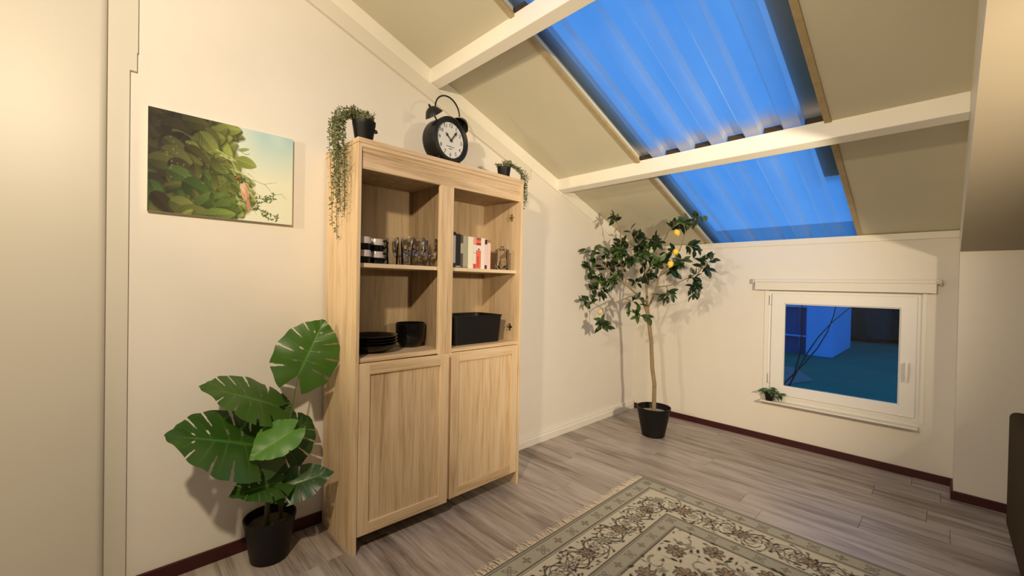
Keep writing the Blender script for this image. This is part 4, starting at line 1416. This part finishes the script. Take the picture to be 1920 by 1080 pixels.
LIMBS = [([(1213, 585, 0), (1204, 562, 0.02), (1190, 548, 0.05), (1176, 536, 0.08), (1152, 516, 0.10), (1135, 500, 0.10)], 0.012),
         ([(1196, 553, 0.04), (1180, 556, 0.08), (1164, 564, 0.12), (1145, 570, 0.14), (1130, 580, 0.14)], 0.007),
         ([(1213, 580, 0), (1213, 550, -0.02), (1211, 520, -0.02), (1203, 490, 0.02), (1190, 462, 0.03)], 0.013),
         ([(1214, 580, 0), (1224, 558, 0.04), (1231, 540, 0.06), (1236, 515, 0.08), (1256, 496, 0.08), (1275, 470, 0.08), (1284, 440, 0.08)], 0.010),
         ([(1212, 540, 0), (1226, 527, 0.0), (1245, 512, 0.0), (1262, 500, 0.02)], 0.005),
         ([(1211, 520, -0.02), (1222, 490, -0.08), (1236, 466, -0.10), (1250, 442, -0.06)], 0.007),
         ([(1231, 538, 0.05), (1256, 536, 0.05), (1285, 524, 0.02), (1308, 512, 0.0)], 0.006),
         ([(1176, 536, 0.08), (1160, 480, 0.02), (1166, 445, 0.03), (1160, 425, 0.05)], 0.006),
         ([(1213, 596, 0), (1206, 592, 0.04), (1199, 590, 0.06)], 0.005)]
hub = []
for L_, r_ in LIMBS:
    P = [tp(*q) for q in L_]
    P2 = []
    for i in range(len(P) - 1):
        for k in range(4): P2.append(P[i].lerp(P[i + 1], k / 4))
    P2.append(P[-1])
    for _ in range(2):
        P2 = [P2[0]] + [(P2[i - 1] + P2[i] * 2 + P2[i + 1]) / 4 for i in range(1, len(P2) - 1)] + [P2[-1]]
    build('limb', MB().tube(P2, [r_ * (1 - 0.6 * i / len(P2)) for i in range(len(P2))], 8), TRUNK, tree, smooth=True)
    hub += P2[3:]


def lemon_leaf(L, wd, fold, bend):
    V, F = [], []
    n = 7
    for i in range(n):
        u = i / (n - 1)
        hw = wd * L * math.sin(PI * min(1, u * 0.97 + 0.015)) ** 0.8 * (1.0 - 0.25 * u)
        z = -bend * L * u * u
        V += [(u * L, -hw, z + fold * hw), (u * L, 0, z), (u * L, hw, z + fold * hw)]
    for i in range(n - 1):
        a = i * 3
        F += [(a, a + 3, a + 4, a + 1), (a + 1, a + 4, a + 5, a + 2)]
    me = bpy.data.meshes.new('leaf')
    me.from_pydata(V, [], F)
    me.polygons.foreach_set('use_smooth', [True] * len(F))
    me.materials.append(LEAF_L)
    return me


LM = [lemon_leaf(0.084, 0.28, 0.30, 0.18), lemon_leaf(0.074, 0.31, 0.25, 0.30), lemon_leaf(0.092, 0.265, 0.35, 0.1)]
n_leaf, extra = 0, MB()
CL.sort(key=lambda q: -q[3])
for (cx, cy, nl, dp) in CL:
    c = tp(cx, cy, dp)
    wpt = c + TR
    if wpt.x < 0.09: c.x += 0.09 - wpt.x
    if wpt.y > -0.09: c.y += -0.09 - wpt.y
    h0 = min(hub, key=lambda q: (q - c).length)
    md = (h0 + c) / 2 + Vector((rt.uniform(-.015, .015), rt.uniform(-.015, .015), 0.01))
    if (c - h0).length < 0.05: h0 = h0 + (h0 - c) * 0.5 + Vector((0, 0, -0.03))
    P = []
    end = c + (c - md).normalized() * 0.02
    for k in range(9):
        u = k / 8
        P.append(h0 * (1 - u) ** 2 + md * 2 * u * (1 - u) + end * u * u)
    build('branch', MB().tube(P, [0.0045 * (1 - 0.6 * k / 8) for k in range(9)], 6), TRUNK, tree, smooth=True)
    out = (end - P[5]).normalized()
    tw_ = MB()
    for q in range(3):
        dt = (out * 0.8 + Vector((rt.gauss(0, 0.7), rt.gauss(0, 0.7), rt.gauss(0.1, 0.6)))).normalized()
        tl_ = rt.uniform(0.05, 0.11)
        b0 = P[6].lerp(end, rt.random())
        b1 = b0 + dt * tl_ * 0.5
        b2 = b1 + (dt + Vector((0, 0, -0.25))).normalized() * tl_ * 0.5
        for w_ in (b1, b2):
            if w_.x + TR.x < 0.05: w_.x = 0.05 - TR.x
            if w_.y + TR.y > -0.05: w_.y = -0.05 - TR.y
            w_.z = min(w_.z, RZ(w_.y + TR.y) - 0.035)
        tw_.tube([b0, b1, b2], [0.0024, 0.002, 0.0012], 5)
        nt_ = max(3, int(nl * 0.62))
        for k in range(nt_):
            f = (k + 0.6) / nt_
            along = b0.lerp(b1, f * 2) if f < 0.5 else b1.lerp(b2, f * 2 - 1)
            sd_ = dt.cross(Vector((rt.gauss(0, 1), rt.gauss(0, 1), rt.gauss(0, 1)))).normalized()
            d = (dt * rt.uniform(0.3, 0.9) + sd_ * rt.uniform(0.5, 1.0) + Vector((0, 0, rt.uniform(-0.5, 0.25)))).normalized()
            up = Vector((rt.gauss(0.40, 0.5), rt.gauss(-0.7, 0.5), 0.8))
            s = rt.uniform(0.72, 1.08)
            tipw = along + d * 0.095 * s + TR
            if tipw.x < 0.012 or tipw.y > -0.012:
                d = Vector((abs(d.x), -abs(d.y), d.z)).normalized()
            if (along + d * 0.095 * s).z > RZ(tipw.y) - 0.030:
                d = Vector((d.x, d.y, -abs(d.z) - 0.15)).normalized()
            up = (up - d * up.dot(d)).normalized()
            ML = Matrix.Translation(along + d * 0.003) @ Matrix((d, up.cross(d), up)).transposed().to_4x4() @ Matrix.Scale(s, 4)
            me = LM[rt.randrange(3)]
            n_leaf += 1
            if n_leaf <= 300:
                o = link('leaf', me, tree)
                o.matrix_local = ML
            else:
                n0 = len(extra.v)
                extra.v += [tuple(ML @ v.co) for v in me.vertices]
                for p in me.polygons: extra.face([n0 + q_ for q_ in p.vertices])
    build('twigs', tw_, TRUNK, tree, smooth=True)
fo = build('foliage', extra, LEAF_L, tree, smooth=True)
fo['kind'] = 'stuff'
lem = MB().lathe([(0.0, -0.036), (0.005, -0.034), (0.010, -0.029), (0.020, -0.020), (0.0265, -0.006), (0.0265, 0.007), (0.019, 0.021), (0.009, 0.029), (0.003, 0.031), (0, 0.031)], 20)
for (lx, ly, d, mt, s) in ((1269, 436, 0.16, LEMON, 1.0), (1267, 472, 0.16, LEMON, 0.95), (1257, 495, 0.19, LEMON, 1.0), (1298, 506, 0.06, LEMONP, 0.8), (1125, 585, 0.2, LEMONP, 0.85), (1221, 471, 0.2, LEMONG, 0.7)):
    me = lem.mesh('lemon', mt, True)
    o = link('lemon', me, tree, loc=tp(lx, ly, d))
    o.scale = (s, s, s)
    o.rotation_euler = (rt.uniform(-.5, .5), rt.uniform(-.5, .5), 0)

# ------------------------------------------------------------------ trailing plants on the cabinet
def trailing(root, strands, seed, tuft_n, tuft_r, tuft_h, top):
    rr = random.Random(seed)
    b = MB()
    st = MB()

    def lf(p, d, L, w):
        d = d.normalized()
        s_ = d.orthogonal().normalized()
        s_ = Matrix.Rotation(rr.uniform(0, 2 * PI), 3, d) @ s_
        nn = d.cross(s_)
        i = len(b.v)
        b.v += [tuple(p), tuple(p + d * L * 0.5 + s_ * w + nn * w * 0.3), tuple(p + d * L), tuple(p + d * L * 0.5 - s_ * w + nn * w * 0.3)]
        b.face((i, i + 1, i + 2)); b.face((i, i + 2, i + 3))
    for pts in strands:
        P = []
        for i in range(len(pts) - 1):
            for k in range(6):
                P.append(pts[i].lerp(pts[i + 1], k / 6))
        P.append(pts[-1])
        for _ in range(2):
            P = [P[0]] + [(P[i - 1] + P[i] * 2 + P[i + 1]) / 4 for i in range(1, len(P) - 1)] + [P[-1]]
        st.tube(P, 0.0012, 5)
        ln = sum((P[i + 1] - P[i]).length for i in range(len(P) - 1))
        n = int(ln / 0.0055)
        for k in range(n):
            q = k / n * (len(P) - 1)
            i = int(q)
            p = P[i].lerp(P[i + 1], q - i)
            dr = (P[i + 1] - P[i]).normalized()
            d = Vector((rr.gauss(0, 1), rr.gauss(0, 1), rr.gauss(0, 1)))
            d = (d - dr * d.dot(dr)).normalized() + dr * rr.uniform(0.1, 0.7)
            lf(p, d, rr.uniform(0.014, 0.024), rr.uniform(0.0036, 0.0056))
    for k in range(tuft_n):
        a = rr.uniform(0, 2 * PI)
        r_ = tuft_r * math.sqrt(rr.random())
        d = Vector((math.cos(a) * 0.7 * r_ / tuft_r, math.sin(a) * 0.7 * r_ / tuft_r, 0.8)).normalized()
        P0 = Vector((r_ * math.cos(a) * 0.6, r_ * math.sin(a) * 0.6, top - 0.01))
        hh = tuft_h * rr.uniform(0.4, 1.0)
        st.tube([P0, P0 + d * hh], 0.001, 4)
        for j in range(9):
            dd_ = (d + Vector((rr.gauss(0, .7), rr.gauss(0, .7), rr.gauss(0.2, .5)))).normalized()
            lf(P0 + d * hh * (0.25 + 0.75 * j / 8), dd_, rr.uniform(0.015, 0.024), rr.uniform(0.004, 0.006))
    o_ = root.location
    for mb in (b, st):
        for i, (x_, y_, z_) in enumerate(mb.v):
            if z_ < 0.001:
                if y_ + o_.y < -2.8: y_ = min(y_, CY0 - 0.005 - o_.y)
                else: y_ = max(y_, CY1 + 0.005 - o_.y)
                mb.v[i] = (x_, y_, z_)
    s = build('stems', st, STEMB, root, smooth=True)
    f = build('foliage', b, LEAF_H, root)
    f['kind'] = 'stuff'


HP = Vector((0.335, -3.292, CT))
hp = thing('trailing_plant', 'large trailing plant in a black pot hanging down the cabinet side facing the monstera', 'plant', HP, 'trailing plants on the cabinet')
pot('pot', hp, 0.042, 0.056, 0.108, lip=0.004)
b = MB().tube([(0.024, 0.036, 0.070), (0.030, 0.048, 0.066), (0.030, 0.052, 0.056)], 0.009, 8)
build('knob', b, BLACK, hp, smooth=True)
S = []
rs = random.Random(31)
for k in range(15):
    zb = [1.56, 1.62, 1.70, 1.74, 1.80, 1.66, 1.86, 1.90, 1.78, 1.72, 1.83, 1.95, 1.69, 1.76, 1.88][k]
    off = rs.uniform(-0.105, 0.055)
    yo = CY0 - HP.y - rs.uniform(0.024, 0.085)
    a = Vector((rs.uniform(-.02, .02), -0.02, 0.095))
    S.append([a, Vector((off * 0.4, -0.055, 0.150 + rs.uniform(-.02, .02))), Vector((off * 0.8, yo - 0.01, 0.105 + rs.uniform(-.03, .02))), Vector((off, yo - 0.008, 0.0)),
              Vector((off + rs.uniform(-.012, .012), yo + 0.006, (zb - CT) * 0.5)), Vector((off + rs.uniform(-.02, .02), yo + rs.uniform(0, .015), zb - CT))])
trailing(hp, S, 3, 34, 0.055, 0.060, 0.108)
HQ = Vector((0.330, -2.318, CT))
hq = thing('trailing_plant', 'small trailing plant in a black pot hanging over the cabinet end nearest the lemon tree', 'plant', HQ, 'trailing plants on the cabinet')
pot('pot', hq, 0.036, 0.044, 0.080, lip=0.003)
S = []
for k in range(7):
    zb = [1.88, 1.93, 1.98, 1.90, 2.0, 1.86, 1.95][k]
    off = rs.uniform(0.035, 0.085)
    yo = CY1 - HQ.y + rs.uniform(0.018, 0.042)
    S.append([Vector((0, 0.015, 0.075)), Vector((off * .5, 0.05, 0.105)), Vector((off, yo - 0.012, 0.055)), Vector((off, yo, 0.0)), Vector((off + rs.uniform(-.01, .01), yo + 0.003, (zb - CT) * .5)), Vector((off, yo, zb - CT))])
trailing(hq, S, 5, 24, 0.044, 0.050, 0.080)

# ------------------------------------------------------------------ small plant on the sill
sp = thing('sill_plant', 'tiny variegated plant in a black pot on the window sill', 'plant', (1.352, -0.052, SILLZ))
pot('pot', sp, 0.026, 0.033, 0.060, lip=0.003)
sp.scale = (1.08, 1.08, 1.08)
b = MB()
V, F = [], []
for i in range(6):
    u = i / 5
    hw = 0.30 * math.sin(PI * (0.04 + 0.93 * u)) ** 0.8 * (1 - 0.3 * u)
    z = -0.25 * u * u
    V += [(u, -hw, z + 0.3 * hw), (u, 0, z), (u, hw, z + 0.3 * hw)]
for i in range(5):
    a = i * 3
    F += [(a, a + 3, a + 4, a + 1), (a + 1, a + 4, a + 5, a + 2)]
me = bpy.data.meshes.new('leaf')
me.from_pydata(V, [], F)
me.polygons.foreach_set('use_smooth', [True] * len(F))
me.materials.append(LEAF_S)
rs = random.Random(77)
for k in range(46):
    a = rs.uniform(0, 2 * PI)
    if rs.random() < 0.25: a = rs.uniform(-0.8, 0.2)
    r_ = rs.uniform(0.01, 0.045)
    hgt = 0.062 + rs.uniform(0, 0.055) * (1 - r_ / 0.06)
    if math.cos(a) > 0.7 and rs.random() < 0.6: r_ += 0.045; hgt -= 0.02
    p = Vector((r_ * math.cos(a), min(0.022, r_ * math.sin(a)), hgt))
    d = Vector((math.cos(a), min(0.3, math.sin(a)), rs.uniform(-0.7, 0.5))).normalized()
    up = (Vector((rs.gauss(0, .4), -0.4, 1)))
    up = (up - d * up.dot(d)).normalized()
    L_ = rs.uniform(0.028, 0.047)
    p.y = min(p.y, 0.010)
    if p.y + max(d.y, 0.0) * L_ + 0.30 * L_ > 0.032:
        d = Vector((d.x, -abs(d.y) * 0.5, d.z)).normalized()
    up = (up - d * up.dot(d)).normalized()
    o = link('leaf', me, sp)
    o.matrix_local = Matrix.Translation(p) @ Matrix((d, up.cross(d), up)).transposed().to_4x4() @ Matrix.Scale(L_, 4)
    if k % 2 == 0:
        build('stem', MB().tube([(0, 0, 0.050), p * 0.6 + Vector((0, 0, 0.03)), p], 0.0011, 5), STEM, sp, smooth=True)
